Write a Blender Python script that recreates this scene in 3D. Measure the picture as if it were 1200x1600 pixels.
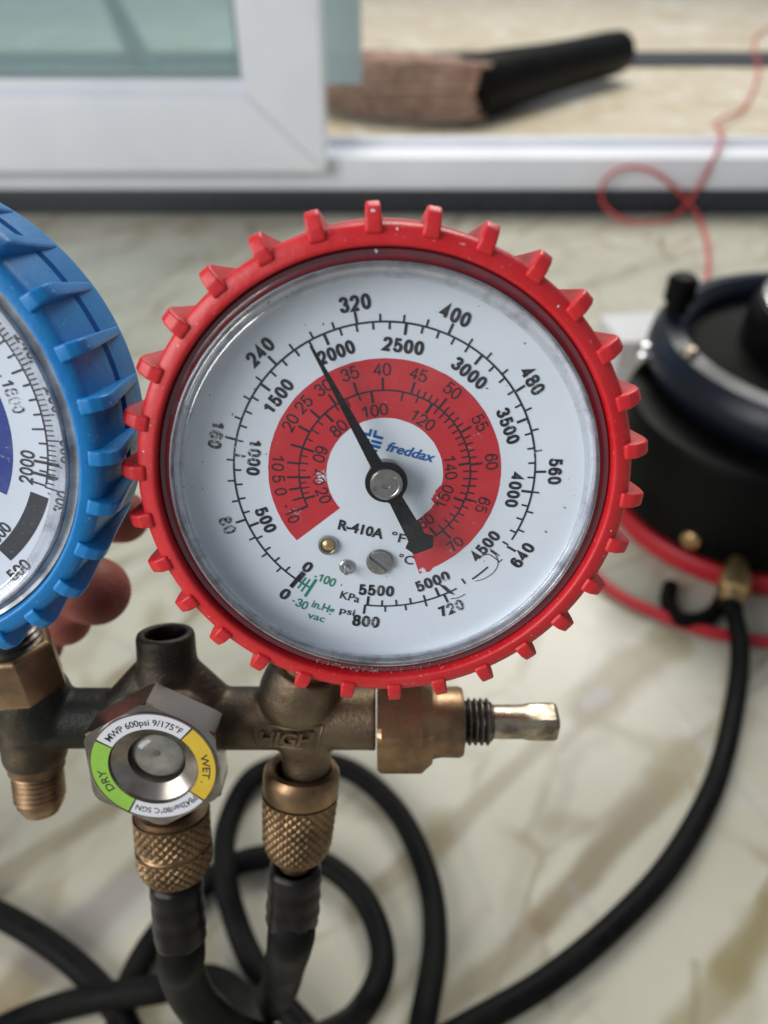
import bpy, bmesh, math, random
from mathutils import Vector, Matrix, noise
random.seed(7)
R = math.radians
MM = 0.001
sc = bpy.context.scene
for o in list(bpy.data.objects):
    bpy.data.objects.remove(o)

# ------------------------------------------------------------------ camera
PITCH = R(40.0)
CAM_H = 0.41
F_PX = 1200.0                      # focal length for a picture 1600 high
cam_d = bpy.data.cameras.new('camera')
cam = bpy.data.objects.new('camera', cam_d)
sc.collection.objects.link(cam)
cam.location = (0, 0, CAM_H)
cam.rotation_euler = (math.pi / 2 - PITCH, 0, 0)
cam_d.sensor_fit = 'VERTICAL'
cam_d.sensor_height = 24.0
cam_d.lens = 24.0 * F_PX / 1600.0
cam_d.clip_start = 0.01
cam_d.clip_end = 60
cam_d.dof.use_dof = True
cam_d.dof.focus_distance = 0.150
cam_d.dof.aperture_fstop = 7.2
sc.camera = cam

# ------------------------------------------------------------------ light
w = bpy.data.worlds.new('World')
sc.world = w
w.use_nodes = True
bg = w.node_tree.nodes['Background']
bg.inputs[0].default_value = (0.86, 0.93, 1.0, 1)
bg.inputs[1].default_value = 0.30


def area(name, loc, target, sx, sy, energy, col):
    d = bpy.data.lights.new(name, 'AREA')
    d.shape = 'RECTANGLE'
    d.size = sx
    d.size_y = sy
    d.energy = energy
    d.color = col
    o = bpy.data.objects.new(name, d)
    sc.collection.objects.link(o)
    o.location = loc
    o.rotation_euler = (Vector(target) - Vector(loc)).to_track_quat('-Z', 'Y').to_euler()
    return o


area('window_light', (-1.15, -0.45, 0.95), (0.0, 0.2, 0.25), 1.1, 1.0, 26.0, (1.0, 0.985, 0.96))
area('doorway_light', (0.6, 3.0, 2.6), (0.1, 0.9, 0.0), 2.2, 1.6, 115.0, (1.0, 0.97, 0.91))

sc.view_settings.view_transform = 'Standard'
sc.view_settings.look = 'None'
sc.view_settings.exposure = 0.0
sc.view_settings.gamma = 1.0
sc.view_settings.use_curve_mapping = False
sc.render.engine = 'CYCLES'
sc.cycles.max_bounces = 10
sc.cycles.transparent_max_bounces = 16
sc.cycles.caustics_reflective = False
sc.cycles.caustics_refractive = False

# ------------------------------------------------------------------ frames of reference
CR = Vector((1, 0, 0))
CD = Vector((0, -math.sin(PITCH), -math.cos(PITCH)))
CF = Vector((0, math.cos(PITCH), -math.sin(PITCH)))
CO = Vector((0, 0, CAM_H))


def CW(x, y, z):
    """millimetres right / down / forward of the viewer -> world metres"""
    return CO + (CR * x + CD * y + CF * z) * MM


def CV(x, y, z):
    return CR * x + CD * y + CF * z


def P(px, py, dep):
    return CW((px - 600) / F_PX * dep, (py - 800) / F_PX * dep, dep)


def FL(px, py, z=0.0):
    d = CV((px - 600) / F_PX, (py - 800) / F_PX, 1.0)
    t = (CAM_H - z) / -d.z
    return CO + d * t


def z_at(Y, py):
    d = CV(0, (py - 800) / F_PX, 1.0)
    return CAM_H + d.z * (Y / d.y)


def x_at(px, Y, z):
    v = Vector((0, Y, z)) - CO
    return (px - 600) / F_PX * v.dot(CF)


def frame(C, a, b):
    n = Vector((math.tan(b), math.tan(a), -1.0)).normalized()
    u = (Vector((1, 0, 0)) - n * n.x).normalized()
    v = u.cross(n)
    if v.y > 0:
        v = -v
    U, V, N = CV(*u), CV(*v), CV(*n)
    o = CW(*C)
    return Matrix(((U.x, V.x, N.x, o.x), (U.y, V.y, N.y, o.y), (U.z, V.z, N.z, o.z), (0, 0, 0, 1)))


# ------------------------------------------------------------------ materials
def newmat(name):
    m = bpy.data.materials.new(name)
    m.use_nodes = True
    nt = m.node_tree
    return m, nt, nt.nodes['Principled BSDF'], nt.nodes['Material Output']


def N(nt, typ, **kw):
    n = nt.nodes.new(typ)
    for k, v in kw.items():
        if k.startswith('i_'):
            key = k[2:]
            n.inputs[int(key) if key.isdigit() else key].default_value = v
        else:
            setattr(n, k, v)
    return n


def L(nt, a, b):
    nt.links.new(a, b)


def objco(nt):
    return N(nt, 'ShaderNodeTexCoord').outputs['Object']


def noise_fac(nt, co, scale, detail=4, rough=0.55, lo=0.35, hi=0.65):
    n = N(nt, 'ShaderNodeTexNoise')
    n.inputs['Scale'].default_value = scale
    n.inputs['Detail'].default_value = detail
    n.inputs['Roughness'].default_value = rough
    L(nt, co, n.inputs['Vector'])
    mr = N(nt, 'ShaderNodeMapRange')
    mr.inputs['From Min'].default_value = lo
    mr.inputs['From Max'].default_value = hi
    L(nt, n.outputs['Fac'], mr.inputs['Value'])
    return mr.outputs['Result']


def mixc(nt, fac, a, b):
    m = N(nt, 'ShaderNodeMix', data_type='RGBA')
    if hasattr(fac, 'links'):
        L(nt, fac, m.inputs[0])
    else:
        m.inputs[0].default_value = fac
    for i, c in ((6, a), (7, b)):
        if hasattr(c, 'links'):
            L(nt, c, m.inputs[i])
        else:
            m.inputs[i].default_value = (*c, 1)
    return m.outputs[2]


def bump(nt, bsdf, h, strength, dist):
    b = N(nt, 'ShaderNodeBump')
    b.inputs['Strength'].default_value = strength
    b.inputs['Distance'].default_value = dist
    L(nt, h, b.inputs['Height'])
    L(nt, b.outputs['Normal'], bsdf.inputs['Normal'])


def simple(name, col, rough=0.5, metal=0.0, col2=None, scale=200, rough2=None, bmp=0.0, sss=0.0, sssr=(1, .3, .2), lo=0.35, hi=0.65, coat=0.0, bscale=None, spec=0.5, detail=4):
    m, nt, p, out = newmat(name)
    p.inputs['Base Color'].default_value = (*col, 1)
    p.inputs['Roughness'].default_value = rough
    p.inputs['Metallic'].default_value = metal
    p.inputs['Specular IOR Level'].default_value = spec
    p.inputs['Coat Weight'].default_value = coat
    if sss:
        p.inputs['Subsurface Weight'].default_value = sss
        p.inputs['Subsurface Radius'].default_value = sssr
        p.inputs['Subsurface Scale'].default_value = 0.0015
    co = objco(nt)
    if col2 is not None or rough2 is not None:
        f = noise_fac(nt, co, scale, detail, lo=lo, hi=hi)
        if col2 is not None:
            L(nt, mixc(nt, f, col, col2), p.inputs['Base Color'])
        if rough2 is not None:
            mr = N(nt, 'ShaderNodeMapRange')
            mr.inputs['To Min'].default_value = rough
            mr.inputs['To Max'].default_value = rough2
            L(nt, f, mr.inputs['Value'])
            L(nt, mr.outputs['Result'], p.inputs['Roughness'])
    if bmp:
        f2 = noise_fac(nt, co, bscale or scale * 4, 5, lo=0.2, hi=0.8)
        bump(nt, p, f2, 0.5, bmp)
    return m


def rubber(name, col, dust, sssr):
    """moulded soft plastic: slightly translucent, dusty specks and dirty smears"""
    m, nt, p, out = newmat(name)
    co = objco(nt)
    big = noise_fac(nt, co, 55, 5, 0.6, 0.42, 0.78)
    fine = noise_fac(nt, co, 1500, 2, 0.5, 0.70, 0.76)
    d = tuple(c * .6 + e * .4 for c, e in zip(col, dust))
    c1 = mixc(nt, big, col, d)
    mu = N(nt, 'ShaderNodeMath', operation='MULTIPLY')
    mu.inputs[1].default_value = 0.75
    L(nt, fine, mu.inputs[0])
    L(nt, mixc(nt, mu.outputs[0], c1, tuple(min(1, c * .4 + .45) for c in dust)), p.inputs['Base Color'])
    mr = N(nt, 'ShaderNodeMapRange')
    mr.inputs['To Min'].default_value = 0.38
    mr.inputs['To Max'].default_value = 0.6
    L(nt, big, mr.inputs['Value'])
    L(nt, mr.outputs['Result'], p.inputs['Roughness'])
    p.inputs['Subsurface Weight'].default_value = 0.25
    p.inputs['Subsurface Radius'].default_value = sssr
    p.inputs['Subsurface Scale'].default_value = 0.0022
    bump(nt, p, noise_fac(nt, co, 420, 5, .6, .2, .8), 0.35, 0.00025)
    return m


M = {}
M['red_rubber'] = rubber('red_rubber', (0.52, 0.008, 0.014), (0.62, 0.06, 0.07), (1, .15, .1))
M['blue_rubber'] = rubber('blue_rubber', (0.0, 0.17, 0.48), (0.004, 0.27, 0.55), (.1, .4, 1))
M['chrome'] = simple('chrome', (0.62, 0.62, 0.64), 0.16, 1.0, (0.30, 0.29, 0.30), 220, 0.34)
M['bezel_steel'] = simple('bezel_steel', (0.50, 0.49, 0.50), 0.18, 1.0, (0.22, 0.21, 0.22), 300, 0.4)
M['bezel_red_reflection'] = simple('bezel_red_reflection', (0.17, 0.020, 0.032), 0.16, 0.0, (0.10, 0.022, 0.032), 240, 0.3, coat=0.6, spec=0.8)  # opaque maroon, painting in the red boot's reflection in clear plastic
M['bezel_clear_grey'] = simple('bezel_clear_grey', (0.50, 0.52, 0.56), 0.2, 0.3, (0.2, 0.2, 0.21), 200, 0.4, coat=0.5)
M['steel'] = simple('steel', (0.52, 0.50, 0.48), 0.25, 1.0, (0.30, 0.28, 0.26), 500, 0.42, bmp=0.00005)
M['stem_steel'] = simple('stem_steel', (0.50, 0.42, 0.31), 0.26, 1.0, (0.15, 0.13, 0.105), 210, 0.45, bmp=0.0001)
M['dark_thread'] = simple('dark_thread', (0.22, 0.20, 0.18), 0.35, 1.0, (0.07, 0.06, 0.05), 400, 0.55)
M['gold'] = simple('gold', (0.72, 0.50, 0.24), 0.25, 1.0, (0.5, 0.34, 0.16), 700, 0.4)
M['case_black'] = simple('case_black', (0.02, 0.02, 0.022), 0.45)
M['needle_black'] = simple('needle_black', (0.005, 0.005, 0.007), 0.55, 0, (0.012, 0.012, 0.015), 900, spec=0.2)
M['hose'] = simple('hose_rubber', (0.003, 0.0034, 0.0038), 0.45, 0, (0.009, 0.0092, 0.0085), 45, 0.7, bmp=0.0001, spec=0.07)
M['ferrule'] = simple('ferrule_sleeve', (0.005, 0.0045, 0.0045), 0.26, 0.0, (0.016, 0.014, 0.0135), 150, 0.45, bmp=0.00012, bscale=260, spec=0.17, lo=.2, hi=.85)
M['brass'] = simple('brass', (0.33, 0.215, 0.125), 0.36, 1.0, (0.14, 0.092, 0.056), 110, 0.52, bmp=0.0001)
M['knurl_brass'] = simple('knurl_brass', (0.27, 0.178, 0.098), 0.40, 1.0, (0.11, 0.073, 0.042), 120, 0.55)
M['hex_steel'] = simple('hex_steel', (0.40, 0.365, 0.335), 0.2, 1.0, (0.22, 0.185, 0.16), 120, 0.34)
M['black_tank'] = simple('black_tank', (0.002, 0.0022, 0.002), 0.36, 0, (0.005, 0.0053, 0.005), 20, 0.46, spec=0.07)
M['blue_black'] = simple('blue_black', (0.005, 0.009, 0.022), 0.27, 0, (0.004, 0.006, 0.011), 25, 0.42, spec=0.25)
M['tank_red'] = simple('tank_red', (0.42, 0.012, 0.022), 0.45)
M['wire_red'] = simple('wire_red', (0.50, 0.06, 0.055), 0.5)
M['white_card'] = simple('white_card', (0.55, 0.55, 0.56), 0.6)
M['bristle'] = simple('bristle', (0.72, 0.50, 0.41), 0.75, 0, (0.46, 0.29, 0.22), 40)
M['skin'] = simple('skin', (0.29, 0.098, 0.074), 0.5, 0, (0.22, 0.062, 0.050), 60, spec=0.18, rough2=0.65, sss=0.3, sssr=(1, .35, .2), bmp=0.0002, bscale=700)
M['pvc'] = simple('pvc', (0.78, 0.80, 0.86), 0.32, 0, (0.73, 0.755, 0.82), 9)
M['gasket'] = simple('gasket', (0.20, 0.26, 0.27), 0.6)
M['granite'] = simple('granite', (0.012, 0.015, 0.022), 0.4, 0, (0.045, 0.048, 0.056), 260, lo=.45, hi=.7)
M['pole'] = simple('pole', (0.02, 0.045, 0.042), 0.6)


def body_brass():
    m, nt, p, out = newmat('cast_brass')
    co = objco(nt)
    a = noise_fac(nt, co, 70, 5, 0.6, 0.35, 0.65)
    b = noise_fac(nt, co, 26, 4, 0.6, 0.44, 0.62)
    g = noise_fac(nt, co, 1700, 2, .5, .69, .76)
    c = mixc(nt, a, (0.20, 0.145, 0.092), (0.098, 0.07, 0.045))
    c = mixc(nt, b, c, (0.030, 0.029, 0.027))
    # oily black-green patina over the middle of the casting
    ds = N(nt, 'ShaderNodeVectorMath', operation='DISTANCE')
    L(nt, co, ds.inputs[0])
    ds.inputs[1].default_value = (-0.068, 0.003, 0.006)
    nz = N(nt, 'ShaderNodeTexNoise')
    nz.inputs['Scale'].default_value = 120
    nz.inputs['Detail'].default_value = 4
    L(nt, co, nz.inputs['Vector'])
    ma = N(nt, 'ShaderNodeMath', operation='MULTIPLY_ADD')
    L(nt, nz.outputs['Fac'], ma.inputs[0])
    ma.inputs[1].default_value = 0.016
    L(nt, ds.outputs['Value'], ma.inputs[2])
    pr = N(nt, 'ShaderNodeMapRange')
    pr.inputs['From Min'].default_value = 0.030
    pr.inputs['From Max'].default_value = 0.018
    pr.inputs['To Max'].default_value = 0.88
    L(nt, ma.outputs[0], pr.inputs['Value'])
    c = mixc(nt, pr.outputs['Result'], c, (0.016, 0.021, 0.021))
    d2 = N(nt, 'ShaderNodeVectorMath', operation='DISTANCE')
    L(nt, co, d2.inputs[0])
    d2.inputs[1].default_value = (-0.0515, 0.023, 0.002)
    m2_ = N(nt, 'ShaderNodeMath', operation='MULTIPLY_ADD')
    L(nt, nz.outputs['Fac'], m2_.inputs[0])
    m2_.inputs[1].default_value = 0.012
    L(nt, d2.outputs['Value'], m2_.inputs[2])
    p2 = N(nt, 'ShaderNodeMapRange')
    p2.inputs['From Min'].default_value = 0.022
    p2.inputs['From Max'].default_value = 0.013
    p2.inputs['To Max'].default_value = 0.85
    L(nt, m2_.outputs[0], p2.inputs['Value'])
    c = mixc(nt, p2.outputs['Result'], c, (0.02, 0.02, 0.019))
    c = mixc(nt, g, c, (0.22, 0.16, 0.105))
    L(nt, c, p.inputs['Base Color'])
    p.inputs['Metallic'].default_value = 0.85
    mr = N(nt, 'ShaderNodeMapRange')
    mr.inputs['To Min'].default_value = 0.40
    mr.inputs['To Max'].default_value = 0.58
    L(nt, a, mr.inputs['Value'])
    L(nt, mr.outputs['Result'], p.inputs['Roughness'])
    bump(nt, p, noise_fac(nt, co, 900, 5, .65, .2, .8), 0.6, 0.00022)
    return m


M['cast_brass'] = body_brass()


def dial_mat(name, col):
    m, nt, p, out = newmat(name)
    co = objco(nt)
    spots = noise_fac(nt, co, 620, 1, .5, .762, .775)
    smear = noise_fac(nt, co, 38, 5, .6, .45, .8)
    c = mixc(nt, smear, col, tuple(x * .93 for x in col))
    c = mixc(nt, spots, c, (0.22, 0.23, 0.26))
    L(nt, c, p.inputs['Base Color'])
    p.inputs['Roughness'].default_value = 0.45
    return m


M['dial'] = dial_mat('dial_white', (0.74, 0.81, 0.90))
M['dial_b'] = dial_mat('dial_white_worn', (0.66, 0.73, 0.85))


def print_mat(name, col, spots, base_wear=0.0, fine=3800.0, col2=None):
    """printed ink, rubbed off in places: ink mixes to nothing where it is worn"""
    m, nt, p, out = newmat(name)
    co = objco(nt)
    p.inputs['Base Color'].default_value = (*col, 1)
    if col2:
        L(nt, mixc(nt, noise_fac(nt, co, 160, 5, .6, .5, .8), col, col2), p.inputs['Base Color'])
    p.inputs['Roughness'].default_value = 0.5
    acc = None
    for (x, y, r, s) in spots:
        d = N(nt, 'ShaderNodeVectorMath', operation='DISTANCE')
        L(nt, co, d.inputs[0])
        d.inputs[1].default_value = (x * MM, y * MM, 0.0)
        mr = N(nt, 'ShaderNodeMapRange')
        mr.inputs['From Min'].default_value = r * MM
        mr.inputs['From Max'].default_value = r * MM * 0.25
        mr.inputs['To Max'].default_value = s
        L(nt, d.outputs['Value'], mr.inputs['Value'])
        if acc is None:
            acc = mr.outputs['Result']
        else:
            mx = N(nt, 'ShaderNodeMath', operation='MAXIMUM')
            L(nt, acc, mx.inputs[0])
            L(nt, mr.outputs['Result'], mx.inputs[1])
            acc = mx.outputs[0]
    nz = N(nt, 'ShaderNodeTexNoise')
    nz.inputs['Scale'].default_value = fine
    nz.inputs['Detail'].default_value = 3
    L(nt, co, nz.inputs['Vector'])
    ad = N(nt, 'ShaderNodeMath', operation='ADD')
    L(nt, nz.outputs['Fac'], ad.inputs[0])
    if acc is not None:
        L(nt, acc, ad.inputs[1])
    else:
        ad.inputs[1].default_value = 0.0
    th = N(nt, 'ShaderNodeMapRange')
    th.inputs['From Min'].default_value = 0.70 - base_wear
    th.inputs['From Max'].default_value = 0.98 - base_wear
    L(nt, ad.outputs[0], th.inputs['Value'])
    tr = N(nt, 'ShaderNodeBsdfTransparent')
    ms = N(nt, 'ShaderNodeMixShader')
    L(nt, th.outputs['Result'], ms.inputs[0])
    L(nt, p.outputs[0], ms.inputs[1])
    L(nt, tr.outputs[0], ms.inputs[2])
    L(nt, ms.outputs[0], out.inputs['Surface'])
    return m


WORN = [(-31.3, 7.7, 4.5, .34), (-26, 4.5, 5.5, .33), (-30.7, -10.5, 4.0, .36), (-27.5, 11, 4, .18), (-21.5, 24.5, 4, .2),
        (27.5, 17, 4, .22), (24, 9.5, 4, .2), (29, 4, 4.5, .25), (31.5, -1.5, 4, .2), (14.5, -28.6, 3.6, .34),
        (-3, -32.2, 4, .27), (12.5, -23.6, 2.2, .6), (-1, -24.9, 2, .28), (-16.5, -21, 3, .22), (-13, -30, 4, .16),
        (-13, -.4, 2.8, .4), (-16.6, 1.0, 3.2, .3), (18.5, -7, 2.6, .27), (12.8, -15.4, 2.4, .2), (-9, 23, 3.5, .12), (22, -18.5, 2.6, .5)]
M['ink'] = print_mat('black_ink', (0.012, 0.014, 0.022), WORN)
M['ink_green'] = print_mat('green_ink', (0.0, 0.22, 0.14), [(-13, -30, 4, .17)])
M['ink_blue'] = print_mat('blue_ink', (0.008, 0.11, 0.40), [], 0.06)
M['ink_red'] = print_mat('red_ink', (0.55, 0.022, 0.032), [(-11.9, -.4, 2.4, .42), (7.6, -20.4, 1.0, .6), (10.4, -4.6, 1.4, .3), (-17, -8, 3.0, .22), (13.3, -15.6, 2.2, .22), (17.5, 7.5, 3, .17), (6.5, 10.8, 1.6, .2)], 0.015, 2200, (0.60, 0.045, 0.055))
M['ink_worn'] = print_mat('worn_ink', (0.03, 0.034, 0.045), [(31, 15, 5, .22), (35, 6, 5, .24), (36, -4, 4, .26), (33, -14, 4, .2), (28.3, 6, 4, .4), (27.5, -17.5, 9, .12)], 0.03, 2000)
M['ink_navy'] = print_mat('navy_ink', (0.008, 0.035, 0.27), [(26, -5, 6, .12)], 0.03, 900, (0.05, 0.10, 0.36))
M['label_white'] = simple('label_white', (0.66, 0.67, 0.72), 0.4)
M['indicator'] = simple('indicator', (0.42, 0.41, 0.37), 0.5, 0, (0.25, 0.245, 0.23), 260)
M['grit'] = simple('grit', (0.42, 0.36, 0.29), 0.8)
M['label_green'] = simple('label_green', (0.27, 0.52, 0.07), 0.45, 0, (0.24, 0.47, 0.06), 300)
M['label_yellow'] = simple('label_yellow', (0.66, 0.46, 0.04), 0.4, 0, (0.60, 0.41, 0.035), 300)
M['label_ink'] = simple('label_ink', (0.02, 0.02, 0.024), 0.5)


def thin_fresnel(nt):
    """reflectance of a thin clear sheet, the same from both sides"""
    lw_ = N(nt, 'ShaderNodeLayerWeight')
    lw_.inputs['Blend'].default_value = 0.5
    pw = N(nt, 'ShaderNodeMath', operation='POWER')
    pw.inputs[1].default_value = 4.5
    L(nt, lw_.outputs['Facing'], pw.inputs[0])
    mr = N(nt, 'ShaderNodeMapRange')
    mr.inputs['To Min'].default_value = 0.045
    mr.inputs['To Max'].default_value = 0.9
    L(nt, pw.outputs[0], mr.inputs['Value'])
    return mr.outputs['Result']


def lens_mat():
    m, nt, p, out = newmat('clear_lens')
    nt.nodes.remove(p)
    co = objco(nt)
    tr = N(nt, 'ShaderNodeBsdfTransparent')
    tr.inputs['Color'].default_value = (0.975, 0.98, 0.985, 1)
    gl = N(nt, 'ShaderNodeBsdfGlossy')
    gl.inputs['Roughness'].default_value = 0.06
    ms = N(nt, 'ShaderNodeMixShader')
    L(nt, thin_fresnel(nt), ms.inputs[0])
    L(nt, tr.outputs[0], ms.inputs[1])
    L(nt, gl.outputs[0], ms.inputs[2])
    # hairline scratches and dust catch the light
    mp = N(nt, 'ShaderNodeMapping')
    mp.inputs['Rotation'].default_value = (0, 0, R(28))
    mp.inputs['Scale'].default_value = (40, 900, 40)
    L(nt, co, mp.inputs['Vector'])
    s1 = noise_fac(nt, mp.outputs[0], 1.0, 3, .5, .72, .80)
    s2 = noise_fac(nt, co, 900, 2, .5, .72, .78)
    mx = N(nt, 'ShaderNodeMath', operation='MAXIMUM')
    L(nt, s1, mx.inputs[0])
    L(nt, s2, mx.inputs[1])
    mu = N(nt, 'ShaderNodeMath', operation='MULTIPLY')
    mu.inputs[1].default_value = 0.16
    sm = N(nt, 'ShaderNodeMath', operation='MULTIPLY_ADD')
    sm.inputs[1].default_value = 0.35
    L(nt, noise_fac(nt, co, 34, 6, .65, .48, .78), sm.inputs[0])  # broad smears mixed in as a grey veil, in place of reflected haze
    L(nt, mx.outputs[0], sm.inputs[2])
    L(nt, sm.outputs[0], mu.inputs[0])
    df = N(nt, 'ShaderNodeBsdfDiffuse')
    df.inputs['Color'].default_value = (0.8, 0.8, 0.82, 1)
    m2 = N(nt, 'ShaderNodeMixShader')
    L(nt, mu.outputs[0], m2.inputs[0])
    L(nt, ms.outputs[0], m2.inputs[1])
    L(nt, df.outputs[0], m2.inputs[2])
    L(nt, m2.outputs[0], out.inputs['Surface'])
    return m


M['lens'] = lens_mat()


def lens_rim_mat():
    m, nt, p, out = newmat('clear_lens_rim')
    nt.nodes.remove(p)
    co = objco(nt)
    tr = N(nt, 'ShaderNodeBsdfTransparent')
    tr.inputs['Color'].default_value = (0.86, 0.86, 0.88, 1)
    gl = N(nt, 'ShaderNodeBsdfGlossy')
    gl.inputs['Roughness'].default_value = 0.1
    gl.inputs['Color'].default_value = (0.9, 0.9, 0.92, 1)
    ms = N(nt, 'ShaderNodeMixShader')
    ad = N(nt, 'ShaderNodeMath', operation='MULTIPLY_ADD')
    ad.inputs[1].default_value = 1.0
    ad.inputs[2].default_value = 0.22
    L(nt, thin_fresnel(nt), ad.inputs[0])
    L(nt, ad.outputs[0], ms.inputs[0])
    L(nt, tr.outputs[0], ms.inputs[1])
    L(nt, gl.outputs[0], ms.inputs[2])
    df = N(nt, 'ShaderNodeBsdfDiffuse')
    df.inputs['Color'].default_value = (0.05, 0.045, 0.05, 1)
    m2 = N(nt, 'ShaderNodeMixShader')
    grime = noise_fac(nt, co, 260, 4, .6, .5, .72)
    mu = N(nt, 'ShaderNodeMath', operation='MULTIPLY')
    mu.inputs[1].default_value = 0.38
    L(nt, grime, mu.inputs[0])
    L(nt, mu.outputs[0], m2.inputs[0])
    L(nt, ms.outputs[0], m2.inputs[1])
    L(nt, df.outputs[0], m2.inputs[2])
    L(nt, m2.outputs[0], out.inputs['Surface'])
    return m


M['lens_rim'] = lens_rim_mat()


def tinted(name, col, refl=1.45, rough=0.05, haze=0.0):
    m, nt, p, out = newmat(name)
    nt.nodes.remove(p)
    tr = N(nt, 'ShaderNodeBsdfTransparent')
    tr.inputs['Color'].default_value = (*col, 1)
    gl = N(nt, 'ShaderNodeBsdfGlossy')
    gl.inputs['Roughness'].default_value = rough
    ms = N(nt, 'ShaderNodeMixShader')
    L(nt, thin_fresnel(nt), ms.inputs[0])
    L(nt, tr.outputs[0], ms.inputs[1])
    L(nt, gl.outputs[0], ms.inputs[2])
    if haze:
        df = N(nt, 'ShaderNodeBsdfDiffuse')
        df.inputs['Color'].default_value = (*(min(1, c + .1) for c in col), 1)
        m2 = N(nt, 'ShaderNodeMixShader')
        m2.inputs[0].default_value = haze
        L(nt, ms.outputs[0], m2.inputs[1])
        L(nt, df.outputs[0], m2.inputs[2])
        L(nt, m2.outputs[0], out.inputs['Surface'])
    else:
        L(nt, ms.outputs[0], out.inputs['Surface'])
    return m


M['teal_glass'] = tinted('teal_glass', (0.66, 0.81, 0.84), 1.5, 0.05, 0.18)
M['pale_film'] = tinted('pale_film', (0.55, 0.66, 0.66), 1.45, 0.3, 0.6)
M['sight_lens'] = tinted('sight_lens', (0.86, 0.86, 0.84), 1.5, 0.04)


def marble(name, c1, c2, patch, vein, veins, rot=0.0, nets=()):
    m, nt, p, out = newmat(name)
    geo = N(nt, 'ShaderNodeNewGeometry')
    co = geo.outputs['Position']
    wn = N(nt, 'ShaderNodeTexNoise')
    wn.inputs['Scale'].default_value = 11
    wn.inputs['Detail'].default_value = 4
    L(nt, co, wn.inputs['Vector'])
    sub = N(nt, 'ShaderNodeVectorMath', operation='SUBTRACT')
    L(nt, wn.outputs['Color'], sub.inputs[0])
    sub.inputs[1].default_value = (.5, .5, .5)
    sca = N(nt, 'ShaderNodeVectorMath', operation='SCALE')
    sca.inputs['Scale'].default_value = 0.022
    L(nt, sub.outputs[0], sca.inputs[0])
    add = N(nt, 'ShaderNodeVectorMath', operation='ADD')
    L(nt, co, add.inputs[0])
    L(nt, sca.outputs[0], add.inputs[1])
    wco = add.outputs[0]
    base = mixc(nt, noise_fac(nt, wco, 6, 5, .6, .35, .68), c1, c2)
    base = mixc(nt, noise_fac(nt, wco, 17, 3, .55, .60, .74), base, patch)
    # thin wandering veins that run diagonally across the slab
    mp = N(nt, 'ShaderNodeMapping')
    mp.inputs['Rotation'].default_value = (0, 0, R(rot))
    L(nt, wco, mp.inputs['Vector'])
    wv = N(nt, 'ShaderNodeTexWave', wave_type='BANDS', bands_direction='X', wave_profile='SIN')
    wv.inputs['Scale'].default_value = 2.2
    wv.inputs['Distortion'].default_value = 9
    wv.inputs['Detail'].default_value = 4
    wv.inputs['Detail Scale'].default_value = 1.6
    L(nt, mp.outputs[0], wv.inputs['Vector'])
    mr = N(nt, 'ShaderNodeMapRange')
    mr.inputs['From Min'].default_value = 0.93
    mr.inputs['From Max'].default_value = 1.0
    mr.inputs['To Max'].default_value = 0.25
    L(nt, wv.outputs['Fac'], mr.inputs['Value'])
    base = mixc(nt, mr.outputs['Result'], base, vein)
    for (rt, sx_, sc_, w0, st0, vc0) in nets:
        m1 = N(nt, 'ShaderNodeMapping', vector_type='TEXTURE')
        m1.inputs['Rotation'].default_value = (0, 0, R(rt))
        m1.inputs['Scale'].default_value = (sx_, 1, 1)
        L(nt, wco, m1.inputs['Vector'])
        vo = N(nt, 'ShaderNodeTexVoronoi', feature='DISTANCE_TO_EDGE')
        vo.inputs['Scale'].default_value = sc_
        L(nt, m1.outputs[0], vo.inputs['Vector'])
        r3 = N(nt, 'ShaderNodeMapRange', interpolation_type='SMOOTHSTEP')
        r3.inputs['From Min'].default_value = w0
        r3.inputs['From Max'].default_value = w0 * .1
        r3.inputs['To Max'].default_value = st0
        L(nt, vo.outputs['Distance'], r3.inputs['Value'])
        gate = noise_fac(nt, co, sc_ * .9, 2, .5, .42, .62)
        mg = N(nt, 'ShaderNodeMath', operation='MULTIPLY')
        L(nt, r3.outputs['Result'], mg.inputs[0])
        L(nt, gate, mg.inputs[1])
        base = mixc(nt, mg.outputs[0], base, vc0)
    for (ax, ay, bx, by, wd, st, vc) in veins:
        a = Vector((ax, ay, 0))
        b = Vector((bx, by, 0))
        ab = b - a
        pa = N(nt, 'ShaderNodeVectorMath', operation='SUBTRACT')
        L(nt, wco, pa.inputs[0])
        pa.inputs[1].default_value = a
        dt = N(nt, 'ShaderNodeVectorMath', operation='DOT_PRODUCT')
        L(nt, pa.outputs[0], dt.inputs[0])
        dt.inputs[1].default_value = ab / ab.length_squared
        cl = N(nt, 'ShaderNodeClamp')
        L(nt, dt.outputs['Value'], cl.inputs[0])
        s2 = N(nt, 'ShaderNodeVectorMath', operation='SCALE')
        s2.inputs[0].default_value = ab
        L(nt, cl.outputs[0], s2.inputs['Scale'])
        ds = N(nt, 'ShaderNodeVectorMath', operation='DISTANCE')
        L(nt, pa.outputs[0], ds.inputs[0])
        L(nt, s2.outputs[0], ds.inputs[1])
        r2 = N(nt, 'ShaderNodeMapRange', interpolation_type='SMOOTHSTEP')
        r2.inputs['From Min'].default_value = wd * .8
        r2.inputs['From Max'].default_value = wd * 0.25
        r2.inputs['To Max'].default_value = st
        L(nt, ds.outputs['Value'], r2.inputs['Value'])
        base = mixc(nt, r2.outputs['Result'], base, vc)
    L(nt, base, p.inputs['Base Color'])
    p.inputs['Roughness'].default_value = 0.28
    return m


def vein(px0, py0, px1, py1, wd, st, c):
    a, b = FL(px0, py0), FL(px1, py1)
    return (a.x, a.y, b.x, b.y, wd, st, c)


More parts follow.
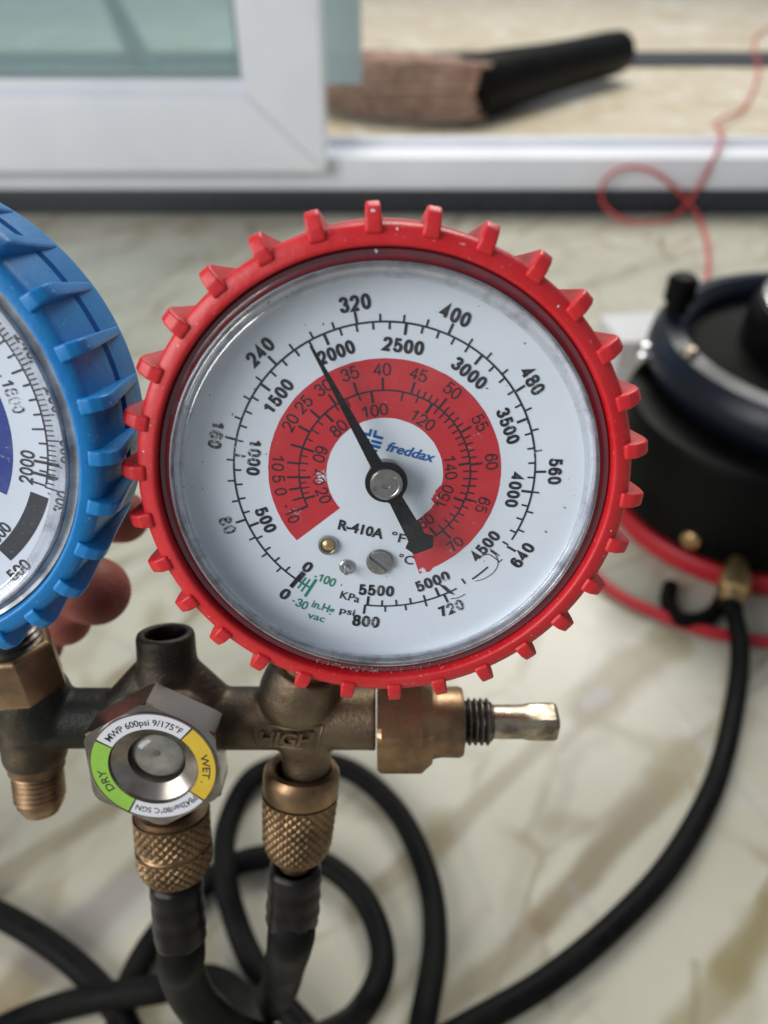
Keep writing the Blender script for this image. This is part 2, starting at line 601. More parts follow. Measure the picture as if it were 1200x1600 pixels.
BRN = (0.19, 0.148, 0.082)
OLV = (0.23, 0.19, 0.09)
GRY = (0.30, 0.30, 0.32)
VE = [vein(640, 1620, 840, 1440, .012, .6, BRN), vein(840, 1440, 1050, 1215, .014, .85, BRN), vein(1040, 1220, 1075, 1185, .022, .7, OLV),
      vein(560, 1420, 690, 1300, .012, .6, BRN), vein(690, 1300, 850, 1150, .011, .55, BRN), vein(665, 1325, 690, 1290, .02, .6, OLV),
      vein(930, 1100, 990, 1040, .028, .8, BRN), vein(925, 1095, 950, 1080, .010, .5, GRY), vein(960, 1060, 1050, 1000, .02, .7, OLV),
      vein(1060, 1620, 1150, 1510, .016, .65, OLV), vein(1150, 1510, 1215, 1420, .02, .8, OLV),
      vein(1080, 1600, 1090, 1500, .006, .4, BRN), vein(-20, 1600, 130, 1450, .02, .75, BRN), vein(130, 1450, 230, 1350, .02, .7, BRN),
      vein(90, 1480, 200, 1400, .03, .5, GRY), vein(200, 1580, 300, 1500, .02, .6, OLV), vein(-10, 1370, 170, 1265, .012, .55, BRN),
      vein(150, 600, 420, 520, .018, .30, BRN), vein(920, 450, 1080, 390, .02, .3, BRN), vein(560, 1600, 680, 1500, .008, .4, BRN),
      vein(840, 1450, 850, 1560, .006, .4, BRN), vein(700, 1260, 760, 1420, .006, .25, GRY), vein(890, 1380, 960, 1500, .006, .25, GRY)]
M['marble'] = marble('marble', (0.415, 0.397, 0.315), (0.49, 0.473, 0.39), (0.485, 0.475, 0.43), BRN, VE, 35,
                     [(52, 3.0, 11, .055, .75, BRN), (40, 2.2, 19, .05, .5, OLV), (118, 2.0, 9, .03, .4, GRY)])
M['marble_far'] = marble('marble_far', (0.56, 0.475, 0.335), (0.66, 0.60, 0.475), (0.80, 0.77, 0.72), (0.38, 0.29, 0.16), [], -40,
                         [(30, 2.0, 5, .05, .6, (.42, .32, .19)), (-25, 1.8, 7, .06, .8, (.82, .79, .74))])


# ------------------------------------------------------------------ mesh building
class G:
    def __init__(s):
        s.v = []
        s.f = []

    def add(s, vs, fs, T=None):
        k = len(s.v)
        for q in vs:
            q = Vector(q)
            s.v.append(T @ q if T else q)
        s.f += [tuple(i + k for i in f) for f in fs]
        return s

    def lathe(s, prof, seg=64, T=None, a0=0.0, a1=360.0, close=False):
        full = abs(a1 - a0 - 360) < 1e-6
        n = seg if full else seg + 1
        vs, fs, rows = [], [], []
        for (r, z) in prof:
            if r < 1e-6:
                rows.append([len(vs)] * n)
                vs.append((0, 0, z))
            else:
                row = []
                for i in range(n):
                    t = R(a0 + (a1 - a0) * i / seg)
                    row.append(len(vs))
                    vs.append((r * math.cos(t), r * math.sin(t), z))
                rows.append(row)
        pr = list(zip(rows, rows[1:]))
        if close:
            pr.append((rows[-1], rows[0]))
        for a, b in pr:
            for i in range(seg):
                j = (i + 1) % n
                q = []
                for t in (a[i], a[j], b[j], b[i]):
                    if t not in q:
                        q.append(t)
                if len(q) > 2:
                    fs.append(tuple(q))
        return s.add(vs, fs, T)

    def box(s, x0, x1, y0, y1, z0, z1, T=None):
        vs = [(x, y, z) for z in (z0, z1) for y in (y0, y1) for x in (x0, x1)]
        return s.add(vs, [(0, 2, 3, 1), (4, 5, 7, 6), (0, 1, 5, 4), (2, 6, 7, 3), (0, 4, 6, 2), (1, 3, 7, 5)], T)

    def prism(s, pts, z0, z1, T=None):
        n = len(pts)
        vs = [(x, y, z0) for x, y in pts] + [(x, y, z1) for x, y in pts]
        fs = [tuple(range(n - 1, -1, -1)), tuple(range(n, 2 * n))] + [(i, (i + 1) % n, n + (i + 1) % n, n + i) for i in range(n)]
        return s.add(vs, fs, T)

    def tube(s, path, rad, seg=16, T=None, cap=True):
        pts = [Vector(q) for q in path]
        n = len(pts)
        rr = rad if isinstance(rad, (list, tuple)) else [rad] * n
        up = Vector((0, 0, 1))
        vs, fs = [], []
        prev = None
        for i, q in enumerate(pts):
            t = (pts[min(i + 1, n - 1)] - pts[max(i - 1, 0)]).normalized()
            if prev is None:
                x = t.cross(up)
                if x.length < 1e-3:
                    x = t.cross(Vector((1, 0, 0)))
                x.normalize()
            else:
                x = (prev - t * prev.dot(t)).normalized()
            prev = x
            y = t.cross(x)
            for k in range(seg):
                a = 2 * math.pi * k / seg
                vs.append(q + (x * math.cos(a) + y * math.sin(a)) * rr[i])
        for i in range(n - 1):
            for k in range(seg):
                k2 = (k + 1) % seg
                fs.append((i * seg + k, i * seg + k2, (i + 1) * seg + k2, (i + 1) * seg + k))
        if cap:
            fs.append(tuple(range(seg - 1, -1, -1)))
            fs.append(tuple((n - 1) * seg + k for k in range(seg)))
        return s.add(vs, fs, T)

    def mesh(s, name, scale=MM, sharp=35, bevel=0.0, bseg=2, fix=True):
        me = bpy.data.meshes.new(name)
        me.from_pydata([v * scale for v in s.v], [], s.f)
        bm = bmesh.new()
        bm.from_mesh(me)
        if fix:
            bmesh.ops.remove_doubles(bm, verts=bm.verts, dist=scale * 1e-4)
            bmesh.ops.recalc_face_normals(bm, faces=bm.faces)
        if bevel:
            es = [e for e in bm.edges if len(e.link_faces) == 2 and e.calc_face_angle(0) > R(25)]
            bmesh.ops.bevel(bm, geom=es, offset=bevel * scale, segments=bseg, affect='EDGES', profile=0.6, clamp_overlap=True)
        bm.to_mesh(me)
        bm.free()
        me.polygons.foreach_set('use_smooth', [True] * len(me.polygons))
        me.set_sharp_from_angle(angle=R(sharp))
        return me

    def build(s, name, mat, parent=None, **kw):
        return link(name, s.mesh(name, **kw), mat, parent)


def link(name, me, mat, parent=None):
    o = bpy.data.objects.new(name, me)
    sc.collection.objects.link(o)
    if mat is not None and len(me.materials) == 0:
        me.materials.append(M[mat])
    if parent is not None:
        o.parent = parent
    return o


def tag(o, label=None, cat=None, group=None, kind=None):
    for k, v in (('label', label), ('category', cat), ('group', group), ('kind', kind)):
        if v:
            o[k] = v
    return o


def empty(name, mat=None):
    o = bpy.data.objects.new(name, None)
    o.empty_display_size = 0.01
    sc.collection.objects.link(o)
    if mat is not None:
        o.matrix_world = mat
    return o


def spline(pts, n=10):
    pts = [Vector(q) for q in pts]
    out = []
    for i in range(len(pts) - 1):
        p0, p1, p2, p3 = pts[max(i - 1, 0)], pts[i], pts[i + 1], pts[min(i + 2, len(pts) - 1)]
        for k in range(n):
            t = k / n
            out.append(0.5 * ((2 * p1) + (p2 - p0) * t + (2 * p0 - 5 * p1 + 4 * p2 - p3) * t * t + (3 * p1 - p0 - 3 * p2 + p3) * t ** 3))
    out.append(pts[-1])
    return out


def along(a, b):
    """matrix whose z axis runs from a to b, origin at a"""
    a, b = Vector(a), Vector(b)
    q = (b - a).to_track_quat('Z', 'Y')
    return Matrix.Translation(a) @ q.to_matrix().to_4x4()


AX = Matrix.Rotation(R(90), 4, 'Y')        # lathe axis z -> x


def remesh(name, g, voxel, smooth_it, mat, parent):
    """one continuous skin over overlapping solids, joints melted together"""
    me = g.mesh(name + '_raw')
    o = bpy.data.objects.new(name + '_raw', me)
    sc.collection.objects.link(o)
    md = o.modifiers.new('r', 'REMESH')
    md.mode = 'VOXEL'
    md.voxel_size = voxel * MM
    ms = o.modifiers.new('s', 'SMOOTH')
    ms.factor = 0.5
    ms.iterations = smooth_it
    bpy.context.view_layer.update()
    dg = bpy.context.evaluated_depsgraph_get()
    m2 = bpy.data.meshes.new_from_object(o.evaluated_get(dg))
    bpy.data.objects.remove(o)
    m2.name = name
    m2.polygons.foreach_set('use_smooth', [True] * len(m2.polygons))
    m2.materials.clear()
    return link(name, m2, mat, parent)


_glyph = {}


def glyphs(body, bold):
    """flat outline of a word, cap height 1, centred"""
    key = (body, bold)
    if key in _glyph:
        return _glyph[key]
    cu = bpy.data.curves.new('t', 'FONT')
    cu.body = body
    cu.size = 1.0
    cu.offset = bold
    cu.resolution_u = 3
    cu.fill_mode = 'FRONT' if hasattr(cu, 'fill_mode') else cu.fill_mode
    o = bpy.data.objects.new('t', cu)
    sc.collection.objects.link(o)
    bpy.context.view_layer.update()
    dg = bpy.context.evaluated_depsgraph_get()
    me = bpy.data.meshes.new_from_object(o.evaluated_get(dg))
    vs = [v.co.copy() for v in me.vertices]
    fs = [tuple(p.vertices) for p in me.polygons]
    bpy.data.objects.remove(o)
    bpy.data.meshes.remove(me)
    cap = 0.73
    x0, x1 = min(v.x for v in vs), max(v.x for v in vs)
    vs = [Vector(((v.x - (x0 + x1) / 2) / cap, v.y / cap - 0.5, 0)) for v in vs]
    _glyph[key] = (vs, fs, (x1 - x0) / cap)
    return _glyph[key]


DIG = {
    '0': [[(.5, 1), (.13, .86), (0, .5), (.13, .14), (.5, 0), (.87, .14), (1, .5), (.87, .86), (.5, 1)]],
    '1': [[(.02, .70, 1), (.40, .84), (.60, 1, 1)], [(.62, 1, 1), (.62, 0, 1)]],
    '2': [[(.02, .70), (.14, .93), (.5, 1), (.86, .92), (.97, .70), (.80, .46), (.36, .20), (.03, .0, 1), (1, 0, 1)]],
    '3': [[(.03, .76), (.17, .95), (.5, 1), (.82, .93), (.92, .75), (.78, .57), (.40, .53, 1)], [(.40, .53, 1), (.82, .48), (1, .27), (.84, .06), (.5, 0), (.14, .06), (0, .26)]],
    '4': [[(.74, 0, 1), (.74, 1, 1), (.0, .28, 1), (1.04, .28, 1)]],
    '5': [[(.94, 1, 1), (.20, 1, 1), (.08, .50, 1), (.30, .63), (.62, .63), (.95, .48), (.99, .27), (.83, .06), (.47, 0), (.14, .06), (0, .24)]],
    '6': [[(.95, .78), (.80, .96), (.5, 1), (.17, .86), (.02, .50), (.07, .17), (.30, .02), (.55, 0), (.88, .08), (1, .32), (.88, .55), (.52, .63), (.18, .52), (.04, .32)]],
    '7': [[(0, 1, 1), (1, 1, 1), (.62, .52), (.34, 0, 1)]],
    '8': [[(.5, 1), (.17, .93), (.08, .76), (.19, .60), (.5, .53), (.81, .60), (.92, .76), (.83, .93), (.5, 1)], [(.5, .53), (.14, .46), (0, .27), (.13, .06), (.5, 0), (.87, .06), (1, .27), (.86, .46), (.5, .53)]],
    '-': [[(.1, .42, 1), (.9, .42, 1)]],
}
DIG['9'] = [[(1 - q[0], 1 - q[1]) for q in DIG['6'][0]]]


def stroke_word(body, wd, adv=.56, gap=.06):
    """plain grotesque numerals drawn as strokes of even width, cap height 1, centred"""
    vs, fs = [], []
    x = 0.0
    for ci, ch in enumerate(body):
        w_ = adv if ch != '-' else .42
        for si, st in enumerate(DIG[ch]):
            pts = []
            runs = [[]]
            for q in st:                                   # split at hard corners
                runs[-1].append(Vector((q[0], q[1], 0)))
                if len(q) > 2 and len(runs[-1]) > 1:
                    runs.append([Vector((q[0], q[1], 0))])
            closed = (Vector(st[0][:2]) - Vector(st[-1][:2])).length < 1e-6
            for rn in runs:
                if len(rn) == 2:
                    pts += rn if not pts else rn[1:]
                elif len(rn) > 2:
                    if closed:
                        ext = [rn[-2]] + rn + [rn[1]]
                        sp2 = spline(ext, 5)[5:-5]
                    else:
                        sp2 = spline(rn, 5)
                    pts += sp2 if not pts else sp2[1:]
            pts = [Vector((x + wd / 2 + q.x * (w_ - wd), wd / 2 + q.y * (1 - wd), 0)) for q in pts]
            n = len(pts)
            k = len(vs)
            zz = 0.004 * si + 0.001 * (ci % 2)
            for i in range(n):
                if closed:
                    a, b = pts[(i - 1) % (n - 1)], pts[(i + 1) % (n - 1)] if i < n - 1 else pts[1]
                    d0, d1 = (pts[i] - a), (b - pts[i])
                    if d0.length < 1e-6:
                        d0 = pts[i] - pts[n - 2]
                else:
                    d0 = pts[i] - pts[i - 1] if i else pts[1] - pts[0]
                    d1 = pts[i + 1] - pts[i] if i < n - 1 else d0
                d0, d1 = d0.normalized(), d1.normalized()
                t = (d0 + d1)
                t = t.normalized() if t.length > 1e-3 else d0
                nn = Vector((-t.y, t.x, 0))
                cs_ = max(.45, nn.dot(Vector((-d0.y, d0.x, 0))))
                o_ = nn * (wd / 2 / cs_)
                vs += [pts[i] - o_ + Vector((0, 0, zz)), pts[i] + o_ + Vector((0, 0, zz))]
            for i in range(n - 1):
                fs.append((k + 2 * i, k + 2 * i + 2, k + 2 * i + 3, k + 2 * i + 1))
        x += w_ + gap
    x -= gap
    return [Vector((v.x - x / 2, v.y - .5, v.z)) for v in vs], fs, x


def word(name, body, mat, parent, pos, rot, h, width=None, bold=0.0, z=0.12, slant=0.0, zfun=None, depth=0.0):
    if all(c_ in DIG for c_ in body):
        vs, fs, wd = stroke_word(body, .20 if bold > .02 else (.145 if bold > .008 else .115))
    else:
        vs, fs, wd = glyphs(body, bold)
    sx = (width / (wd * h)) if width else 0.86
    c, s_ = math.cos(R(rot)), math.sin(R(rot))
    out = []
    for v in vs:
        x, y = (v.x * sx + slant * v.y) * h, v.y * h
        X, Y = pos[0] + c * x - s_ * y, pos[1] + s_ * x + c * y
        out.append(Vector((X, Y, zfun(X, Y) if zfun else z + v.z * h)))
    me = bpy.data.meshes.new(name)
    me.from_pydata([q * MM for q in out], [], fs)
    if depth:
        bm = bmesh.new()
        bm.from_mesh(me)
        ex = bmesh.ops.extrude_face_region(bm, geom=bm.faces[:])
        for v in [g for g in ex['geom'] if isinstance(g, bmesh.types.BMVert)]:
            v.co.z += depth * MM
        bmesh.ops.recalc_face_normals(bm, faces=bm.faces)
        bm.to_mesh(me)
        bm.free()
    return link(name, me, mat, parent)


def arc_word(name, body, mat, parent, r, ang, h, sweep, inward=False, bold=0.0, z=0.12):
    """word bent round a circle; ang is its middle, sweep the angle it covers"""
    vs, fs, wd = glyphs(body, bold)
    out = []
    for v in vs:
        t = v.x / wd * sweep
        if inward:
            a, rr = R(ang + t), r - v.y * h
        else:
            a, rr = R(ang - t), r + v.y * h
        out.append(Vector((rr * math.cos(a), rr * math.sin(a), z)) * MM)
    me = bpy.data.meshes.new(name)
    me.from_pydata(out, [], fs)
    return link(name, me, mat, parent)


def sector(g, r0, r1, a0, a1, z, seg=48):
    vs, fs = [], []
    for i in range(seg + 1):
        t = R(a0 + (a1 - a0) * i / seg)
        vs += [(r0 * math.cos(t), r0 * math.sin(t), z), (r1 * math.cos(t), r1 * math.sin(t), z)]
    for i in range(seg):
        fs.append((2 * i, 2 * i + 1, 2 * i + 3, 2 * i + 2))
    return g.add(vs, fs)


def tick(g, a, r0, r1, wd, z=0.11):
    t = R(a)
    c, s_ = math.cos(t), math.sin(t)
    h = wd / 2
    pts = [(r0, -h), (r1, -h), (r1, h), (r0, h)]
    return g.add([(c * x - s_ * y, s_ * x + c * y, z) for x, y in pts], [(0, 1, 2, 3)])


# ------------------------------------------------------------------ the setting
Y0 = FL(600, 335).y
zs = z_at(Y0, 300)                    # top of the granite kerb
YF = Y0 + 0.006
zf0, zf1 = zs, z_at(YF, 246)          # white threshold of the window
d_ = CV(0, (215 - 800) / F_PX, 1.0)
YB = (CAM_H - zf1) / -d_.z * d_.y     # back edge of its top


def sheet(name, x0, x1, y0, y1, z, mat):
    o = G().add([(x0, y0, z), (x1, y0, z), (x1, y1, z), (x0, y1, z)], [(0, 1, 2, 3)]).build(name, mat, scale=1.0, fix=False)
    return tag(o, kind='structure')


sheet('marble_floor', -2.5, 2.5, -0.6, Y0 + 0.03, 0.0, 'marble')
ystrip = FL(1100, 105).y
ystrip2 = FL(1100, 84).y
sheet('marble_floor_beyond', -5, 5, YB - 0.02, 12.0, 0.0, 'marble_far')
tag(G().box(-5, 5, ystrip, ystrip2, 0.0005, 0.006).build('granite_strip', 'granite', scale=1.0), kind='structure')
tag(G().box(-2.5, 2.5, Y0, YB + 0.02, -0.01, zs).build('granite_kerb', 'granite', scale=1.0, bevel=0.003), kind='structure')

thr = G().box(-2.5, 2.5, YF, YB, zf0 + 0.0005, zf1).build('window_threshold', 'pvc', scale=1.0, bevel=0.004)
tag(thr, 'low white plastic threshold rail running along the dark stone kerb', 'window frame')
rail = G().box(-2.5, 2.5, (YF + YB) / 2 + 0.01, (YF + YB) / 2 + 0.025, zf1 - 0.001, zf1 + 0.010).build('track_rib', 'pvc', thr, scale=1.0, bevel=0.002)

# window sash standing proud of the frame
YS = Y0 - 0.022
zb = z_at(YS, 270)
zg = z_at(YS, 152)                    # lower edge of the glazing bead
xr = x_at(510, YS, zb)
xi = x_at(386, YS, zg)
ZT = 1.15
XL = -1.6
sash = empty('window', Matrix.Translation((xr, YS, zb)))
tag(sash, 'white plastic window sash with teal glass standing on the threshold rail', 'window')


def sp(name, mat, x0, x1, y0, y1, z0, z1, bev):
    return G().box(x0 - xr, x1 - xr, y0 - YS, y1 - YS, z0 - zb, z1 - zb).build(name, mat, sash, scale=1.0, bevel=bev)


# stile and rail meet in a mitre at the corner
def mitre(name, pts):
    return G().prism([(a - xr, b - zb) for a, b in pts], 0, 0.065, Matrix.Rotation(R(90), 4, 'X') @ Matrix.Scale(-1, 4, (0, 0, 1))).build(name, 'pvc', sash, scale=1.0, bevel=0.003, bseg=3)


mitre('stile', [(xr, zb), (xr, ZT), (xi, ZT), (xi, zg)])
mitre('bottom_rail', [(xr - 0.0005, zb), (xi - 0.0005, zg), (XL, zg), (XL, zb)])
bw = 0.020
sp('glazing_bead', 'pvc', XL, xi - 0.001, YS + 0.012, YS + 0.05, zg - 0.001, zg + bw, 0.005)
sp('glazing_bead', 'pvc', xi - bw * .35, xi + 0.001, YS + 0.012, YS + 0.05, zg + bw, ZT, 0.005)
sp('gasket', 'gasket', XL, xi - bw * .35, YS + 0.020, YS + 0.040, zg + bw, zg + bw + 0.008, 0.0)
sp('gasket', 'gasket', xi - bw * .35 - .005, xi - bw * .35, YS + 0.020, YS + 0.040, zg + bw + .008, ZT, 0.0)
sp('glass_pane', 'teal_glass', XL, xi - bw * .35 - .002, YS + 0.026, YS + 0.031, zg + bw + .004, ZT, 0.0)
yb2 = YS + 0.20
zfilm = z_at(yb2, 132)
film = G().box(x_at(505, yb2, zfilm), x_at(566, yb2, zfilm), yb2, yb2 + 0.004, zfilm, ZT).build('hanging_plastic_strip', 'pale_film', scale=1.0)
tag(film, 'pale bluish clear plastic strip hanging just behind the window sash', 'plastic strip')

# dark pole lying behind the glass
pa, pb = FL(238, 118, .022), FL(110, -130, .022)
pole = G().tube([pa + (pb - pa) * t for t in (0, .02, .5, 1)], [.016, .022, .022, .022], 16).build('pole', 'pole', scale=1.0)
tag(pole, 'dark pole lying on the floor behind the teal glass', 'pole')

# ------------------------------------------------------------------ hand brush beyond the threshold
hb0, hb1 = FL(728, 140, .062), FL(972, 80, .062)
br = empty('hand_brush', Matrix.Translation(FL(722, 148)))
tag(br, 'hand brush with brown bristles and thick black handle on the far floor', 'brush')
off = Vector(br.location)
dirv = (hb1 - hb0).normalized()
Ln = (hb1 - hb0).length
hp, hr = [], []
for t, r_ in ((-.02, .040), (0, .060), (.06, .062), (.2, .060), (.35, .056), (.5, .052), (.7, .050), (.9, .050), (.97, .047), (1.0, .030)):
    hp.append(hb0 + dirv * (Ln * t) - off)
    hr.append(r_)
G().tube(hp, hr, 24).build('handle', 'black_tank', br, scale=1.0)
side = Vector((0, 0, 1)).cross(dirv).normalized()
tipc = FL(520, 128, .062)
g = G()
for i in range(1400):
    a, b = random.uniform(-1, 1), random.uniform(-1, 1)
    s0 = hb0 + dirv * random.uniform(-.01, .03) + side * a * .045 + Vector((0, 0, 1)) * b * .050
    k = random.uniform(.55, 1.04) * (1 - .22 * max(0, b) ** 2 * random.random())
    e = hb0.lerp(tipc, k) + side * (a * .075 + random.gauss(0, .012)) + Vector((0, 0, 1)) * (b * .056 - .004 * k)
    e.z = max(e.z, .004)
    mid = (s0 + e) / 2 + Vector((0, 0, .006)) + side * a * .02
    g.tube([s0 - off, mid - off, e - off], [.0022, .0022, .0012], 4, cap=False)
o = g.build('bristles', 'bristle', br, scale=1.0, fix=False)
o['kind'] = 'stuff'

# ------------------------------------------------------------------ black canister
tb = FL(1152, 785)
tank = empty('canister', Matrix.Translation(tb))
tag(tank, 'squat black canister with red base band and dark blue rounded top', 'canister')
k = CAM_H / 0.30
RT = 80 * k
G().lathe([(0, 14), (RT - 6, 14), (RT, 22), (RT, 92), (RT - 3, 98), (0, 98)], 72).build('drum', 'black_tank', tank)
G().lathe([(0, 1), (RT + 1, 1), (RT + 3, 3), (RT + 3, 14), (RT + 1, 17), (RT - 8, 17), (0, 16)], 72).build('base_band', 'tank_red', tank)
lp, bp = FL(1018, 575, .11), FL(1225, 748, .11)
RR = (lp.y - bp.y) / MM
TD = Matrix.Translation(((lp.x - tb.x) / MM + RR, (lp.y - tb.y) / MM, 0))
G().lathe([(RR - 30, 97), (RR - 8, 98), (RR - 2, 104), (RR, 113), (RR - 2, 124), (RR - 10, 133), (RR - 22, 135), (RR - 29, 130), (RR - 33, 122), (RR - 34, 100)], 72, TD).build('top_ring', 'blue_black', tank)
G().lathe([(RR - 33.5, 118), (RR - 40, 116), (0, 117)], 64, TD).build('top_recess', 'black_tank', tank)
TC = Matrix.Translation((26, 16, 0)) @ TD
cap_ = G().lathe([(RR - 50, 100), (RR - 52, 120), (RR - 54, 142), (RR - 58, 150), (RR - 62, 152), (0, 152)], 64, TC).build('cap', 'black_tank', tank)
G().lathe([(RR - 61, 152), (RR - 60, 154), (RR - 66, 156), (0, 156.5)], 64, TC).build('cap_plate', 'chrome', cap_)
vp = FL(1040, 545, .10)
vt = Vector(((vp.x - tb.x) / MM, (vp.y - tb.y) / MM, 95))
G().lathe([(0, 0), (11, 0), (11, 30), (9, 34), (9, 48), (12, 49), (12, 66), (9, 69), (0, 69)], 24, Matrix.Translation(vt)).build('valve_post', 'black_tank', tank)
for ang in (190, 232):
    G().lathe([(0, 0), (6, 0), (6, 3), (4, 6), (0, 6.5)], 16, TD @ Matrix.Translation((math.cos(R(ang)) * (RR - 15), math.sin(R(ang)) * (RR - 15), 133))).build('bolt', 'stem_steel', tank)
sp_ = FL(1010, 550, .11)
G().lathe([(0, -11)] + [(11 * math.cos(R(a)), 11 * math.sin(R(a))) for a in range(-75, 90, 15)] + [(0, 11)], 24, Matrix.Translation(((sp_.x - tb.x) / MM, (sp_.y - tb.y) / MM, 107))).build('steel_knob', 'chrome', tank)
# small brass plug and the hose fitting on the front of the drum
for name, px, py in (('brass_plug', 1085, 866),):
    a_ = 229
    c = Vector((math.cos(R(a_)) * RT, math.sin(R(a_)) * RT, 34))
    G().lathe([(0, -2), (7, -2), (7, 5), (5, 7), (0, 7)], 16, along(c, c * 1.0 + Vector((math.cos(R(a_)), math.sin(R(a_)), 0)))).build(name, 'gold', tank)
fa = 247
fd = Vector((math.cos(R(fa)), math.sin(R(fa)), -.18)).normalized()
fc = Vector((math.cos(R(fa)) * RT, math.sin(R(fa)) * RT, 24))
G().lathe([(0, -4), (8, -4), (8, 8), (11, 9), (11, 26), (8, 28), (8, 36), (0, 36)], 20, along(fc, fc + fd)).build('hose_fitting', 'gold', tank)
fit_end = tb + (fc + fd * 34) * MM

cardp = FL(1000, 590)
card = G().box(-.045, .045, -.03, .03, 0, .06, Matrix.Rotation(R(8), 4, 'Z')).build('carton', 'white_card', scale=1.0, bevel=.004)
card.location = cardp
tag(card, 'small pale grey box on the floor behind the black canister', 'box')
tab = G().box(-.045, .045, -.0315, -.030, .035, .06, Matrix.Rotation(R(8), 4, 'Z')).build('lid_flap', 'white_card', card, scale=1.0)

# ------------------------------------------------------------------ loose wires
HR = 6.2 * MM


def floor_path(pts, z):
    return [FL(x, y, z) for x, y in pts]


def wire(name, pts, r, mat, label, cat, n=12):
    pth = spline(pts, n)
    base = Vector((pth[0].x, pth[0].y, 0))
    o = G().tube([q - base for q in pth], r, 10).build(name, mat, scale=1.0)
    o.location = base
    return tag(o, label, cat)


top_z = zf1 + 0.004
wp = [FL(1260, 20, .004), FL(1190, 50, .008), FL(1178, 75, .004), FL(1186, 110, .01), FL(1165, 165, .006), FL(1120, 190, .03)]
wp += [FL(1128, 214, top_z + .01), FL(1112, 255, top_z - .02)]
wp[-1].y = YF - 0.004
wp[-1].z = z_at(wp[-1].y, 262)
wp[-1].x = x_at(1108, wp[-1].y, wp[-1].z)
wp += [FL(1078, 315, .030), FL(1040, 342, .004), FL(980, 348, .004), FL(945, 330, .004), FL(942, 285, .004)]


def on_plane(px, py, Y):
    z = z_at(Y, py)
    return Vector((x_at(px, Y, z), Y, z))


wp = wp[:8] + [on_plane(1078, 312, Y0 - .006), FL(1045, 343, .003), FL(985, 346, .003), on_plane(945, 322, Y0 - .010), on_plane(943, 285, Y0 - .012),
               on_plane(975, 262, Y0 - .012), on_plane(1020, 268, Y0 - .012), on_plane(1060, 300, Y0 - .010), on_plane(1085, 328, Y0 - .012), FL(1100, 360, .003), FL(1108, 410, .003), FL(1096, 470, .003), FL(1080, 520, .003), FL(1130, 560, .003)]
wire('red_wire', wp, .0028, 'wire_red', 'thin red wire looping down over the white threshold rail', 'wire')
wire('red_cord', floor_path([(860, 800), (905, 870), (960, 925), (1050, 968), (1130, 992), (1220, 1002), (1300, 980)], .004), .0042, 'tank_red', 'red cord lying on the marble around the canister base', 'cord')  # thin red cord on the floor round the canister base
wire('black_cable', floor_path([(1048, 915), (1044, 942), (1060, 966), (1090, 970), (1118, 955), (1135, 925)], .006), .006, 'black_tank', 'short black cable curled on the floor in front of the canister', 'cable')


# ------------------------------------------------------------------ pressure gauges
def gauge(name, mat4, boot_mat, dial_mat_, bezel_mat, label, cat):
    root = empty(name, mat4)
    tag(root, label, cat, 'gauges on the brass manifold')
    boot = G().lathe([(39.4, -20), (43.2, -20), (44.6, -19), (45.0, -17.5), (45.0, -9.6), (44.3, -9.0), (44.3, -7.9), (45.0, -7.3), (45.1, 4.4), (44.95, 5.4), (44.4, 6.05), (43.4, 6.45), (42.2, 6.7), (41.8, 6.7),
                      (41.55, 6.5), (41.4, 6.0), (41.3, 4.6), (41.2, 3.0), (40.6, -10), (40.4, -18)], 150, close=True).build('rubber_boot', boot_mat, root, sharp=40)
    prof = [(42.9, 5.8), (43.5, 7.0), (45.6, 7.0), (47.4, 6.0), (48.15, 4.7), (48.15, 2.6), (47.2, -3), (46.2, -10), (45.3, -16.8), (44.0, -17.4), (44.0, 4.5)]
    g_ = G()
    n = len(prof)
    vs = []
    for sgn in (-1, 1):
        for (r, h) in prof:
            t = (1.46 - 0.26 * max(0, (r - 44)) / 4.0) * (1.0 if h > 2 else 1.0 - .42 * (2 - h) / 19)
            vs.append((r, sgn * t, h))
    g_.add(vs, [tuple(range(n - 1, -1, -1)), tuple(range(n, 2 * n))] + [(i, (i + 1) % n, n + (i + 1) % n, n + i) for i in range(n)])
    fme = g_.mesh('fin', bevel=0.48, bseg=3, sharp=80)
    fme.materials.append(M[boot_mat])
    for i in range(30):
        f = link('fin', fme, boot_mat, boot)
        f.rotation_euler.z = R(8.4 + 12 * i)
        f.location = (random.uniform(-.1, .1) * MM, random.uniform(-.1, .1) * MM, 0)
    G().lathe([(0, -27), (34, -27), (37.5, -25), (38.8, -22), (39.3, -10), (39.3, -1.0), (0, -1.0)], 96).build('case', 'case_black', root)
    bez = G().lathe([(40.35, -10), (41.1, 3.0), (41.2, 4.7), (40.9, 5.0), (40.2, 4.75), (39.7, 4.9), (39.35, 5.2), (39.3, 4.0)], 128).build('bezel', bezel_mat, root, fix=False)
    G().lathe([(39.32, 4.4), (39.3, 5.55), (39.15, 5.85), (38.9, 5.9), (38.75, 5.7), (38.72, 4.9)], 128).build('bezel_ring', 'chrome', bez, fix=False)
    dial = G().lathe([(0, 0), (20, 0), (38.2, 0), (39.2, .6), (39.3, 2.6)], 128).build('dial_plate', dial_mat_, root, fix=False)
    G().lathe([(36.4, 5.8), (30, 6.35), (20, 6.9), (10, 7.2), (0, 7.3)], 128).build('lens', 'lens', root, fix=False)
    G().lathe([(38.75, 2.6), (38.72, 5.4), (38.5, 5.95), (38.15, 6.2), (37.85, 6.05), (37.65, 5.5), (37.4, 5.4), (37.15, 5.75), (36.85, 5.95), (36.55, 5.9), (36.4, 5.8)], 160).build('lens_rim', 'lens_rim', root, fix=False)
    return root, dial


